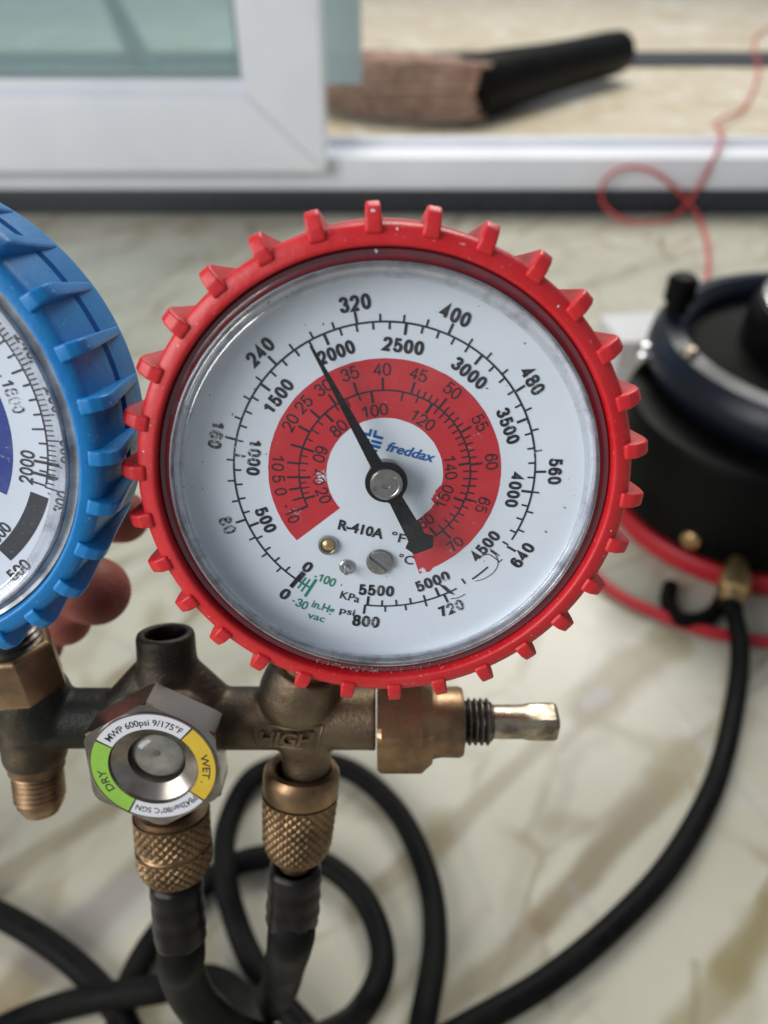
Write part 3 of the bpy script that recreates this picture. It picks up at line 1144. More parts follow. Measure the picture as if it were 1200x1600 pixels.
red, rdial = gauge('pressure_gauge', frame((0.129, -7.148, 145.763), R(22.68), R(0.555)), 'red_rubber', 'dial', 'bezel_red_reflection',
                   'round white pressure gauge in a ribbed red rubber boot, needle near 2000', 'pressure gauge')
blue, bdial = gauge('pressure_gauge', frame((-94.7, -15.2, 141.5), R(22.1), R(-3.0)), 'blue_rubber', 'dial_b', 'bezel_clear_grey',
                    'pressure gauge in a ribbed blue rubber boot cut off by the left edge', 'pressure gauge')

# --- red dial print
A = lambda psi: 231.8 - psi * 0.41235
K = lambda kpa: A(kpa / 6.8948)
RS = 28.5
g = G()
sector(g, 21.98, 22.0, 0, .1, .05, 1)
band = G()
# coloured temperature band with a torn inner edge near its end
vs, fs = [], []
nseg = 110
a_st, a_en = 218.4, -71.8
for i in range(nseg + 1):
    a = a_st + (a_en - a_st) * i / nseg
    ri = 11.08 + random.uniform(-.03, .03)
    ro = 22.06 + random.uniform(-.05, .03)
    if -30 < a < -12:
        ri = 10.6 + random.uniform(-.35, .15)
    if a < -30:
        ri = 11.3 + random.uniform(-.1, .1)
    if a < -58:
        ri = 10.7 + random.uniform(-.12, .1)
    if a < -66:
        ro = 22.4 + random.uniform(-.2, .2)
    t = R(a)
    vs += [(ri * math.cos(t), ri * math.sin(t), .05), (ro * math.cos(t), ro * math.sin(t), .05)]
for i in range(nseg):
    fs.append((2 * i, 2 * i + 1, 2 * i + 3, 2 * i + 2))
band.add(vs, fs)
band.build('temperature_band', 'ink_red', rdial, fix=False)

g = G()
lw = 0.36
for a0, a1 in ((A(0), A(632)), (A(668), A(688)), (A(706), A(800))):
    sector(g, RS - lw / 2, RS + lw / 2, a0, a1, .10, 90)
for i in range(0, 41):
    psi = i * 20
    if psi in (660, 680, 700):
        continue
    major = psi % 80 == 0
    tick(g, A(psi), RS, RS + (2.1 if major else 1.35), .46 if major else .34)
for i in range(0, 56):
    kpa = i * 100
    if 4580 < kpa < 4960 and kpa != 4800:
        continue
    major = kpa % 500 == 0
    tick(g, K(kpa), RS - (2.1 if major else 1.35), RS, .5 if major else .36)
g.build('pressure_scale', 'ink', rdial, fix=False)

# temperature scale on the band
g = G()
RC = 16.25
sector(g, RC - .16, RC + .16, 203.5, -53, .10, 110)
CT = {-10: 203.4, 0: 189.4, 5: 181.6, 10: 172.2, 15: 161, 20: 149.0, 25: 137.3, 30: 123.4, 35: 107.7, 40: 91.2, 45: 73.0, 50: 52.4, 55: 30.4, 60: 6.8, 65: -18.0, 70: -45.9}
FT = {20: 197.7, 40: 182.0, 60: 161.0, 80: 132.6, 100: 98.8, 120: 57.6, 140: 7.8, 150: -20.0, 160: -51.6}
cs = sorted(CT)
fsn = sorted(FT)


def interp(D, ks, x):
    for a, b in zip(ks, ks[1:]):
        if a <= x <= b:
            return D[a] + (D[b] - D[a]) * (x - a) / (b - a)


for c in cs:
    tick(g, CT[c], RC, RC + 2.3, .42)
tick(g, interp(CT, cs, -5), RC, RC + 2.2, .34)
for c in range(46, 71):
    if c % 5:
        tick(g, interp(CT, cs, c), RC, RC + 1.35, .3)
for f in fsn:
    tick(g, FT[f], RC - 2.2, RC, .46)
for f in (25, 30, 35, 45, 50, 55, 65, 70, 75, 85, 90, 95, 110, 115):
    tick(g, interp(FT, fsn, f), RC - (1.7 if f % 10 == 0 else 1.3), RC, .26)
for f in range(122, 160, 2):
    if f % 10 or f == 130:
        tick(g, interp(FT, fsn, f), RC - 1.4, RC, .3)
g.build('temperature_scale', 'ink', rdial, fix=False)

BOLD = 0.034
for t, r, a, h, wd in (('80', 32.3, A(80), 2.6, 3.6), ('160', 32.2, A(160), 2.6, 5.4), ('240', 32.1, A(240) + .8, 2.7, 5.6), ('320', 32.05, A(320) - .5, 2.75, 5.6), ('400', 32.05, A(400) + .4, 2.7, 5.6),
                    ('480', 32.2, A(480), 2.7, 5.5), ('560', 32.3, A(560), 2.6, 5.3), ('640', 32.2, A(640), 2.7, 5.6), ('720', 32.1, A(720), 2.6, 5.4), ('800', 32.3, A(800) + 1.2, 2.7, 5.6), ('0', 32.6, A(0), 2.6, 1.9),
                    ('500', 24.9, K(500), 2.55, 5.5), ('1000', 24.8, K(1000), 2.5, 7.2), ('1500', 24.6, K(1500), 2.55, 7.2), ('2000', 24.7, K(2000) - 1.6, 2.55, 6.9), ('2500', 24.45, K(2500), 2.55, 7.4),
                    ('3000', 24.6, K(3000) - .6, 2.55, 7.3), ('3500', 24.7, K(3500), 2.5, 7.2), ('4000', 25.0, K(4000), 2.5, 7.2), ('4500', 24.85, K(4500), 2.55, 7.2), ('5000', 24.85, K(5000), 2.5, 7.2),
                    ('5500', 24.95, K(5500) + 3.2, 2.5, 7.2), ('0', 24.9, A(0), 2.5, 1.8)):
    an = (a + 180) % 360 - 180
    inward = (an > 163 or an < -20)
    if t == '0':
        rot = an - 90 + 180
    else:
        rot = an + 90 if inward else an - 90
    word('numeral', t, 'ink', rdial, (r * math.cos(R(a)), r * math.sin(R(a))), rot, h, wd, BOLD)
for c, r, a in ((-10, 19.9, 203.3), (0, 20.2, 189.8), (5, 20.2, 182.2), (10, 20.25, 173.3), (20, 20.2, 149.6), (25, 20.2, 137.3), (30, 20.15, 123.6), (35, 20.3, 108.2), (40, 20.05, 91.4), (45, 20.05, 72.3), (50, 20.3, 52.7), (55, 20.3, 29.9), (60, 20.3, 7.1), (65, 19.95, -18.5), (70, 20.2, -46.5)):
    an = (a + 180) % 360 - 180
    inward = an > 163 or an < -30
    word('numeral', str(c), 'ink', rdial, (r * math.cos(R(a)), r * math.sin(R(a))), an + 90 if inward else an - 90, 2.35, {1: 1.5, 2: 3.2, 3: 4.2}[len(str(c))], 0.003)
for f, r, a in ((20, 12.5, 199.8), (40, 12.6, 182.1), (60, 12.8, 161.5), (80, 12.5, 133.2), (100, 12.6, 98.6), (120, 12.7, 56.9), (140, 12.5, 6.4), (150, 12.3, -21.9), (160, 12.5, -54.5)):
    an = (a + 180) % 360 - 180
    inward = an > 158 or an < -15
    word('numeral', str(f), 'ink', rdial, (r * math.cos(R(a)), r * math.sin(R(a))), an + 90 if inward else an - 90, 2.35, 3.2 if f < 100 else 4.9, 0.003)

word('lettering', 'R-410A', 'ink', rdial, (-4.6, -11.3), -14, 2.1, 9.0, BOLD)
word('lettering', '\u00b0F', 'ink', rdial, (2.7, -13.1), -13, 2.0, 2.9, 0.012)
word('lettering', '\u00b0C', 'ink', rdial, (4.3, -17.9), -10, 2.0, 3.1, 0.012)
word('lettering', 'KPa', 'ink', rdial, (-7.0, -26.3), -17, 1.8, 4.0, 0.012)
word('lettering', 'psi', 'ink', rdial, (-7.6, -29.6), -14, 1.6, 3.1, 0.012)
word('lettering', 'freddax', 'ink_blue', rdial, (5.0, 4.5), -15, 1.95, 9.2, 0.022, slant=0.28)
word('lettering', '-100', 'ink_green', rdial, (-12.1, -22.3), -24, 2.0, 4.6, 0.012)
word('lettering', '-30', 'ink_green', rdial, (-17.3, -27.7), -28, 2.0, 3.5, 0.016)
word('lettering', 'in.Hg', 'ink_green', rdial, (-12.5, -28.6), -22, 1.8, 4.7, 0.018)
word('lettering', 'vac', 'ink_green', rdial, (-14.0, -30.9), -18, 1.7, 3.6, 0.006)
# vacuum end of the scale
g = G()
for a_, r0, r1, w_ in ((234.2, 27.0, 30.0, .34), (236.0, 26.9, 30.2, .34), (238.3, 26.2, 30.8, .55)):
    tick(g, a_, r0, r1, w_)
sector(g, 28.3, 28.7, 233.4, 238.6, .10, 6)
g.build('vacuum_scale', 'ink_green', rdial, fix=False)
g = G()
tick(g, 231.8, 26.3, 30.6, .9)
tick(g, 232.9, 26.3, 28.6, .4)
g.build('zero_mark', 'ink', rdial, fix=False)
# maker's mark beside the name: two angle strokes over three bars
T = Matrix.Translation((-2.6, 6.7, 0)) @ Matrix.Rotation(R(-15), 4, 'Z')
lg = G()


def bar(x0, x1, y, w_, sk=0.0):
    lg.add([(x0, y - w_ / 2, .12), (x1, y - w_ / 2 + sk, .12), (x1, y + w_ / 2 + sk, .12), (x0, y + w_ / 2, .12)], [(0, 1, 2, 3)], T)


bar(-2.1, -.35, 1.0, .55)
bar(-2.1, -.35, .0, .52)
bar(.15, 2.0, 1.0, .55)
bar(.05, 2.0, .0, .56)
bar(-.1, 2.0, -.85, .6)
bar(.3, 1.6, -1.7, .5)
lg.add([(-.75, 1.0, .12), (-.32, 1.0, .12), (-.32, 2.2, .12), (-.75, 2.2, .12)], [(0, 1, 2, 3)], T)
lg.add([(.15, 1.0, .12), (.58, 1.0, .12), (.58, 2.2, .12), (.15, 2.2, .12)], [(0, 1, 2, 3)], T)
lg.build('logo', 'ink_blue', rdial, fix=False)
# peeled flap and scratches at the lower right of the print
g = G()
for pts, w_ in (([(20.7, -15.6), (22.0, -17.0), (22.6, -19.0), (21.8, -20.9), (20.0, -22.3), (18.2, -22.9)], .16), ([(18.4, -17.6), (20.2, -16.9), (21.2, -17.2), (22.9, -18.6)], .2), ([(22.5, -18.8), (23.4, -18.0)], .2), ([(13.4, -26.9), (15.0, -26.6), (16.3, -25.8)], .18)):
    q = spline([(x, y, .11) for x, y in pts], 6)
    for a, b in zip(q, q[1:]):
        d = (b - a).normalized()
        nn = Vector((-d.y, d.x, 0)) * w_ / 2
        g.add([a - nn, b - nn, b + nn, a + nn], [(0, 1, 2, 3)])
g.add([(10.7, -23.4, .11), (12.2, -23.9, .11), (14.3, -26.0, .11), (12.9, -25.6, .11)], [(0, 1, 2, 3)])
g.build('scratch_marks', 'ink_worn', rdial, fix=False)

# --- needle, hub, screws
na = 117.4
NT = Matrix.Translation((0.25, -.1, 0)) @ Matrix.Rotation(R(na - 90), 4, 'Z')
ring = []
for i in range(33):
    t = R(-55 + 180 + 110 + (250) * i / 32)
pts = [(-.24, 28.4), (-.52, 20), (-1.15, 3.8)]
for i in range(1, 16):
    t = R(105 + 150 * i / 16)
    pts.append((3.95 * math.cos(t), 3.95 * math.sin(t)))
pts += [(-1.35, -4.0), (-1.75, -12.6), (-2.9, -13.6), (-1.9, -15.6), (1.9, -15.9), (3.0, -13.8), (1.75, -12.6), (1.35, -4.0)]
for i in range(1, 16):
    t = R(-75 + 150 * i / 16)
    pts.append((3.95 * math.cos(t), 3.95 * math.sin(t)))
pts += [(1.15, 3.8), (.52, 20), (.24, 28.4)]
G().prism(pts, 3.9, 4.4, NT).build('needle', 'needle_black', red, bevel=.1, bseg=1)
hub = G().lathe([(0, .1), (3.2, .1), (3.2, 3.9)], 40).build('needle_shaft', 'steel', red)
hc = G().lathe([(3.0, 4.38), (3.0, 5.3), (2.75, 5.6), (2.4, 5.62), (2.25, 5.5), (.85, 5.42), (.8, 5.1), (0, 5.0)], 40, NT).build('needle_hub', 'steel', red)
scr = G().lathe([(0, .02), (2.65, .02), (2.65, .55), (0, .55)], 40, Matrix.Translation((-1.0, -18.3, 0))).build('slotted_screw', 'chrome', red)
for sgn in (-1, 1):
    hp = []
    for i in range(19):
        t = R(10.5 + 159 * i / 18)
        hp.append((2.5 * math.cos(t), 2.5 * math.sin(t)))
    G().prism(hp, .5, 1.15, Matrix.Translation((-1.0, -18.3, 0)) @ Matrix.Rotation(R(-42 + (180 if sgn < 0 else 0)), 4, 'Z')).build('screw_head_half', 'steel', scr, bevel=.12)
rv = G().lathe([(1.35, .5), (1.5, .75), (1.85, .8), (2.0, .5), (2.05, .02)], 32, Matrix.Translation((-11.1, -14.7, 0))).build('rivet', 'chrome', red)
G().lathe([(0, 1.0), (.7, .7), (1.4, .35), (1.45, .02)], 32, Matrix.Translation((-11.1, -14.7, 0))).build('rivet_core', 'gold', rv)
G().lathe([(1.6, .02), (1.55, .3), (1.1, .55), (.62, .6), (.6, 2.6), (.45, 3.0), (0, 3.1)], 24, Matrix.Translation((-7.5, -19.5, 0))).build('stop_pin', 'chrome', red)

# --- grit caught in the lower lip of the boot and chips of whitewash on it
g = G()
for i in range(90):
    a = R(random.gauss(-93, 9))
    r = random.uniform(40.1, 41.25)
    q = random.uniform(.06, .15)
    g.lathe([(0, -q), (q, 0), (0, q)], 5, Matrix.Translation((r * math.cos(a), r * math.sin(a), 5.0 + random.uniform(0, .08))) @ Matrix.Rotation(random.uniform(0, 3), 4, 'X'))
o = g.build('grit', 'grit', red, fix=False)
o['kind'] = 'stuff'
for a, r, h_, q in ((92.4, 46.6, 6.35, .7), (92.0, 40.6, 5.0, .45), (87.5, 44.1, 6.3, .3), (171, 43.6, 6.4, .28), (48, 43.0, 6.55, .25), (-12, 43.2, 6.5, .22)):
    pts = [(q * random.uniform(.5, 1.0) * math.cos(R(60 * k_)) * .7, q * random.uniform(.6, 1.0) * math.sin(R(60 * k_))) for k_ in range(6)]
    G().prism(pts, 0, .12, Matrix.Translation((r * math.cos(R(a)), r * math.sin(R(a)), h_)) @ Matrix.Rotation(R(a - 60), 4, 'Z')).build('paint_fleck', 'label_white', red)

# --- blue dial print
g = G()
G().lathe([(8, .05), (26.5, .05)], 96, a0=-28, a1=232).build('temperature_band', 'ink_navy', bdial, fix=False)
RB = 33.0
sector(g, RB - .13, RB + .13, -18, 200, .1, 110)
i = 0
a_ = -19.0
while a_ < 200:
    major = i % 5 == 0
    tick(g, a_, RB - .1, RB + (2.3 if major else 1.5), .30 if major else .24)
    if i % 3 == 0:
        tick(g, a_ + .5, RB - (2.4 if i % 12 == 0 else 1.5), RB, .36)
    a_ += 1.62
    i += 1
for a_ in (-10.5, -15.0):
    tick(g, a_, RB - 2.6, RB + 2.0, .55)
g.build('pressure_scale', 'ink_worn', bdial, fix=False)
for t, r, a_, inw, h, wd in (('240', 35.9, 25.7, False, 2.3, 4.6), ('260', 36.2, 9.5, False, 2.3, 4.6), ('280', 36.5, -5.9, True, 2.3, 4.6), ('300', 36.4, -22.1, True, 2.3, 4.6),
                             ('2000', 29.1, -13.5, True, 2.6, 6.6), ('500', 36.3, -51.0, True, 2.5, 5.4), ('1800', 28.9, 13, False, 2.4, 6.2), ('3000', 28.9, -46, True, 2.4, 6.4)):
    word('numeral', t, 'ink_worn', bdial, (r * math.cos(R(a_)), r * math.sin(R(a_))), a_ + 90 if inw else a_ - 90, h, wd, .012)
g = G()
sector(g, 30.5, 34.0, -50.5, -22.5, .06, 30)
g.build('retard_band', 'ink_worn', bdial, fix=False)
G().prism([(-.2, 26), (-1.2, 3), (-3.5, 0), (-1.3, -3), (-1.6, -12), (1.6, -12), (1.3, -3), (3.5, 0), (1.2, 3), (.2, 26)], 3.9, 4.4, Matrix.Rotation(R(60), 4, 'Z')).build('needle', 'needle_black', blue)
G().lathe([(3.0, .1), (3.0, 5.3), (2.4, 5.6), (0, 5.4)], 32).build('needle_hub', 'steel', blue)

# ------------------------------------------------------------------ brass manifold
MF = frame((-0.005, 49.81, 185.822), R(13.0), 0.0)
man = empty('manifold', MF)
tag(man, 'old brass gauge manifold with HIGH cast on its side and a moisture sight glass', 'manifold')
MFi = MF.inverted()


def toM(root, q):
    return (MFi @ (root.matrix_world @ (Vector(q) * MM))) / MM


bpy.context.view_layer.update()
VX = Matrix.Rotation(R(-90), 4, 'X')          # lathe axis z -> +y


def vcyl(g, x, z, prof, seg=40, tilt=0.0):
    g.lathe(prof, seg, Matrix.Translation((x, 0, z)) @ Matrix.Rotation(R(tilt), 4, 'Z') @ VX)


rs = toM(red, (0, 0, -14))
bs = toM(blue, (0, 0, -14))
redA, redB = Vector((-23, -1, 0)), Vector((-23, 0, 0)).lerp(Vector((rs.x, rs.y, rs.z)), .36)
bluA, bluB = Vector((-83, -1, 0)), Vector((-83, 0, 0)).lerp(Vector((bs.x, bs.y, bs.z)), .36)
g = G()
g.lathe([(0, -108), (7.2, -108), (7.2, -60), (7.5, -40), (7.5, -4), (7.7, -2), (0, -2)], 48, AX)
g.lathe([(0, 2), (7.0, 2), (9.2, 6), (9.6, 9), (9.2, 13), (8.4, 17), (0, 17)], 40, along(redA, redB))
g.lathe([(0, -3), (17.5, -3), (17.0, 2), (14.2, 7.5), (9.6, 12.5), (7.2, 15), (0, 15)], 40, Matrix.Translation((-51.5, 0, 0)) @ Matrix.Scale(.55, 4, (0, 0, 1)) @ VX)
vcyl(g, -51.5, 0, [(0, 2), (8.0, 2), (7.6, 12), (7.0, 15), (6.85, 18), (6.85, 21.0), (6.5, 22.2), (4.7, 22.2), (4.6, 20), (4.4, 11), (0, 11)])
g.lathe([(0, 0), (9.4, 0), (9.0, 8), (8.2, 11), (0, 11)], 40, along(bluA, bluB))
vcyl(g, -19, 0, [(0, -15), (6.0, -15), (6.1, -9), (7.6, -5), (8.2, 0), (0, 0)])
vcyl(g, -53, 0, [(0, -24), (6.4, -24), (6.6, -9), (9, -3), (10, 0), (0, 0)])
vcyl(g, -85.3, 0, [(0, -11.5), (7.0, -11.5), (7.6, -9.5), (7.6, -4), (8.6, 0), (0, 0)])
SGC = Vector((-51.0, -2.8, 17.0))
SGN = Matrix.Rotation(R(7), 4, 'X')       # leans slightly downwards
SGM = Matrix.Translation(SGC) @ SGN
g.lathe([(0, -20), (12.5, -20), (12.5, -7.5), (0, -7.5)], 40, SGM)
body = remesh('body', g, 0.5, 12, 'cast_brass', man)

# HIGH in raised letters in a shallow framed pocket
from mathutils.bvhtree import BVHTree
_bvh = BVHTree.FromPolygons([v.co / MM for v in body.data.vertices], [tuple(p_.vertices) for p_ in body.data.polygons])


def zf(x, y):
    hit = _bvh.ray_cast(Vector((x, y, 30)), Vector((0, 0, -1)))
    return hit[0].z if hit[0] else 7.0



fr_ = G()
pk = [(-30.8, 1.9), (-14.2, 1.9), (-15.6, -3.9), (-30.0, -3.9)]
for (x0, y0), (x1, y1) in zip(pk, pk[1:] + pk[:1]):
    q = [Vector((x0 + (x1 - x0) * t / 6, y0 + (y1 - y0) * t / 6, 0)) for t in range(7)]
    fr_.tube([(p_.x, p_.y, zf(p_.x, p_.y) - .05) for p_ in q], .28, 8)
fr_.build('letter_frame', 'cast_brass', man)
vs, fs_, wd_ = glyphs('HIGH', 0.03)
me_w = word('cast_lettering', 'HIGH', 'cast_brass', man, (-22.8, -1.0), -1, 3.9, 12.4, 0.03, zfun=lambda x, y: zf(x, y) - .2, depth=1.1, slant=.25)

# red and blue gauge stems (belong to the gauges)
for root, A_, B_, hexs in ((red, redA, redB, False), (blue, bluA, bluB, True)):
    T_ = root.matrix_world.inverted() @ MF
    loc = lambda q: (T_ @ (Vector(q) * MM)) / MM
    d = (B_ - A_).normalized()
    base = A_ + d * (10 if hexs else 14)
    L_ = (B_ - A_).length
    top_ = A_ + d * (L_ + 8)
    Tm = along(loc(base), loc(top_))
    if hexs:
        G().lathe([(0, 0), (9.6, 0), (9.6, 1), (9.6, 11.5), (8.6, 12.5), (0, 12.5)], 6, Tm).build('stem_hex', 'brass', root, bevel=.5)
        prof = [(0, 12)]
        for i in range(7):
            prof += [(7.2, 12.5 + i * 1.6), (6.3, 13.3 + i * 1.6)]
        prof += [(6.3, 26), (0, 26)]
        G().lathe(prof, 36, Tm).build('stem_thread', 'dark_thread', root, sharp=20)
    else:
        G().lathe([(0, 0), (6.5, 0), (6.5, 26), (0, 26)], 36, Tm).build('stem', 'brass', root)

# bare male flare on the low side
g = G()
prof = [(0, -10.5), (6.6, -10.5), (6.6, -13.2), (5.9, -13.8)]
for i in range(6):
    y = -14.2 - i * 1.35
    prof += [(6.1, y), (5.5, y - .65)]
prof += [(5.6, -22.6), (4.2, -25.2), (2.6, -25.2), (2.4, -18), (0, -18)]
vcyl(g, -85.3, 0, prof, 40)
g.build('flare_port', 'brass', man, sharp=20)

# packing nut, thread and bare valve stem on the high side
ay = -1.0
AXM = Matrix.Translation((0, ay, 0)) @ AX
g = G()
hexr = 11.0
pts = [(hexr * math.cos(R(30 + 60 * i + 22)), hexr * math.sin(R(30 + 60 * i + 22))) for i in range(6)]
nut = G()
# hex with turned chamfers: circle-limited corners at both ends
rows = []
for x_, lim in ((-1.6, 11.2), (-.6, 12.1), (8.8, 12.1), (11.4, 9.8)):
    row = []
    for i in range(72):
        t = R(5 * i)
        ph = (5 * i - 20 + 360) % 60 - 30
        rh = 10.5 / math.cos(R(ph))
        r = min(rh, lim)
        row.append((x_, ay + r * math.cos(t), r * math.sin(t)))
    rows.append(row)
vs = [q for r_ in rows for q in r_]
fs = []
for i in range(len(rows) - 1):
    for k_ in range(72):
        k2 = (k_ + 1) % 72
        fs.append((i * 72 + k_, i * 72 + k2, (i + 1) * 72 + k2, (i + 1) * 72 + k_))
fs += [tuple(range(71, -1, -1)), tuple(3 * 72 + k_ for k_ in range(72))]
nut.add(vs, fs)
pn = nut.build('packing_nut', 'brass', man, sharp=14)
G().lathe([(0, 11.2), (9.0, 11.2), (8.5, 12.5), (8.3, 14), (8.4, 18.0), (8.0, 18.9), (5.2, 18.9), (5.0, 17.5), (0, 17.5)], 48, AXM).build('nut_collar', 'brass', pn, sharp=40)
prof = [(0, 17.6), (5.0, 17.6)]
for i in range(5):
    prof += [(4.7, 18.4 + i * 1.45), (5.6, 19.0 + i * 1.45), (5.6, 19.25 + i * 1.45), (4.7, 19.85 + i * 1.45)]
prof += [(4.6, 26), (0, 26)]
G().lathe(prof, 48, AXM).build('stem_thread', 'dark_thread', man, sharp=20)
st = G()
rows = []
for x_, r_, sq in ((25.6, 3.7, 0), (26.4, 4.05, 0), (33.2, 4.05, 0), (35.4, 4.35, 1), (40.9, 4.4, 1), (41.6, 4.1, 1), (41.9, 3.5, 1)):
    row = []
    for i in range(64):
        t = 2 * math.pi * i / 64
        ph = (math.degrees(t) + 20) % 90 - 45
        r = r_
        if sq:
            r = min(r_ * 1.02, r_ * .86 / math.cos(R(ph)))
        row.append((x_, ay + r * math.cos(t), r * math.sin(t)))
    rows.append(row)
vs = [q for r_ in rows for q in r_]
fs = []
for i in range(len(rows) - 1):
    for k_ in range(64):
        k2 = (k_ + 1) % 64
        fs.append((i * 64 + k_, i * 64 + k2, (i + 1) * 64 + k2, (i + 1) * 64 + k_))
fs += [tuple(range(63, -1, -1)), tuple((len(rows) - 1) * 64 + k_ for k_ in range(64))]
st.add(vs, fs)
st.build('valve_stem', 'stem_steel', man, sharp=16)

# sight glass
sg = G()
hx = [(16.6 * math.cos(R(91 + 60 * i)), 16.6 * math.sin(R(91 + 60 * i))) for i in range(6)]
vs, fs = [], []
ring = 72
prof = [(-8, 99, 1), (-.5, 99, 1), (0.0, 16.0, 1), (0.0, 14.3, 0), (.25, 14.2, 0), (.3, 13.95, 0), (0.12, 13.9, 0), (0.12, 9.9, 0), (-.6, 9.6, 0), (-2.2, 7.2, 0), (-2.6, 6.5, 0), (-5.0, 6.4, 0)]
for z_, r_, hexed in prof:
    for i in range(ring):
        t = R(360 / ring * i)
        ph = (360 / ring * i - 91 + 360) % 60 - 30
        r = min(16.6 * math.cos(R(30)) / math.cos(R(ph)), r_) if hexed else r_
        vs.append((r * math.cos(t), r * math.sin(t), z_))
for i in range(len(prof) - 1):
    for k_ in range(ring):
        k2 = (k_ + 1) % ring
        fs.append((i * ring + k_, i * ring + k2, (i + 1) * ring + k2, (i + 1) * ring + k_))
fs.append(tuple(range(ring - 1, -1, -1)))
sg.add(vs, fs)
sgo = sg.build('sight_glass', 'hex_steel', man, sharp=14)
sgo.matrix_local = Matrix.Translation(SGC * MM) @ SGN
sgo['label'] = 'hexagonal steel moisture sight glass with green and yellow label ring'
for nm, mt, a0, a1 in (('label_ring', 'label_white', 48, 148), ('dry_zone', 'label_green', 150, 240), ('label_ring', 'label_white', 242, 318), ('wet_zone', 'label_yellow', 320, 406)):
    g = G()
    sector(g, 9.95, 13.75, a0, a1, .17, 30)
    g.build(nm, mt, sgo, fix=False)
g = G()
for a_ in (47, 149, 241, 319):
    tick(g, a_, 9.95, 13.75, .35, .19)
g.build('label_divider', 'label_ink', sgo, fix=False)
arc_word('lettering', 'MWP 600psi 9/175\u00b0F', 'label_ink', sgo, 11.75, 97.5, 1.65, 90, False, .012, .21)
arc_word('lettering', 'PB42bar/80\u00b0C SGN', 'label_ink', sgo, 11.9, 281, 1.55, 72, False, .008, .21)
arc_word('lettering', 'DRY', 'label_ink', sgo, 11.7, 198, 1.9, 28, False, .008, .21)
arc_word('lettering', 'WET .', 'label_ink', sgo, 11.8, 357, 1.75, 38, False, .008, .21)
G().lathe([(0, -3.6), (3, -3.7), (5.4, -4.0), (6.0, -4.4), (6.4, -4.9)], 48).build('indicator_disc', 'indicator', sgo, fix=False)
G().lathe([(0, -3.5), (.8, -3.5)], 24, Matrix.Translation((-.3, .8, 0))).build('indicator_dot', 'steel', sgo, fix=False)
G().lathe([(6.45, -4.2), (6.2, -3.2), (5.2, -2.2), (3.6, -1.6), (1.8, -1.35), (0, -1.25)], 48).build('glass', 'sight_lens', sgo, fix=False)


# ------------------------------------------------------------------ knurled couplings and hoses
def knurl(prof, R0, nn, z0, z1, amp, T, seg=192, rows=56):
    """diamond knurl between z0 and z1; prof(z) gives the radius envelope"""
    vs, fs = [], []
    for j in range(rows + 1):
        z = z0 + (z1 - z0) * j / rows
        edge = min(1.0, min(z - z0, z1 - z) / 0.8)
        for i in range(seg):
            t = 2 * math.pi * i / seg
            a = (t * nn / (2 * math.pi) + z / 2.3) % 1.0
            b = (t * nn / (2 * math.pi) - z / 2.3) % 1.0
            ha = abs(a - .5) * 2
            hb = abs(b - .5) * 2
            h = min(1.0, min(ha, hb) * 2.4)
            r = prof(z) - amp * (1 - h) * edge
            vs.append((r * math.cos(t), r * math.sin(t), z))
    for j in range(rows):
        for i in range(seg):
            i2 = (i + 1) % seg
            fs.append((j * seg + i, j * seg + i2, (j + 1) * seg + i2, (j + 1) * seg + i))
    return G().add(vs, fs, T)


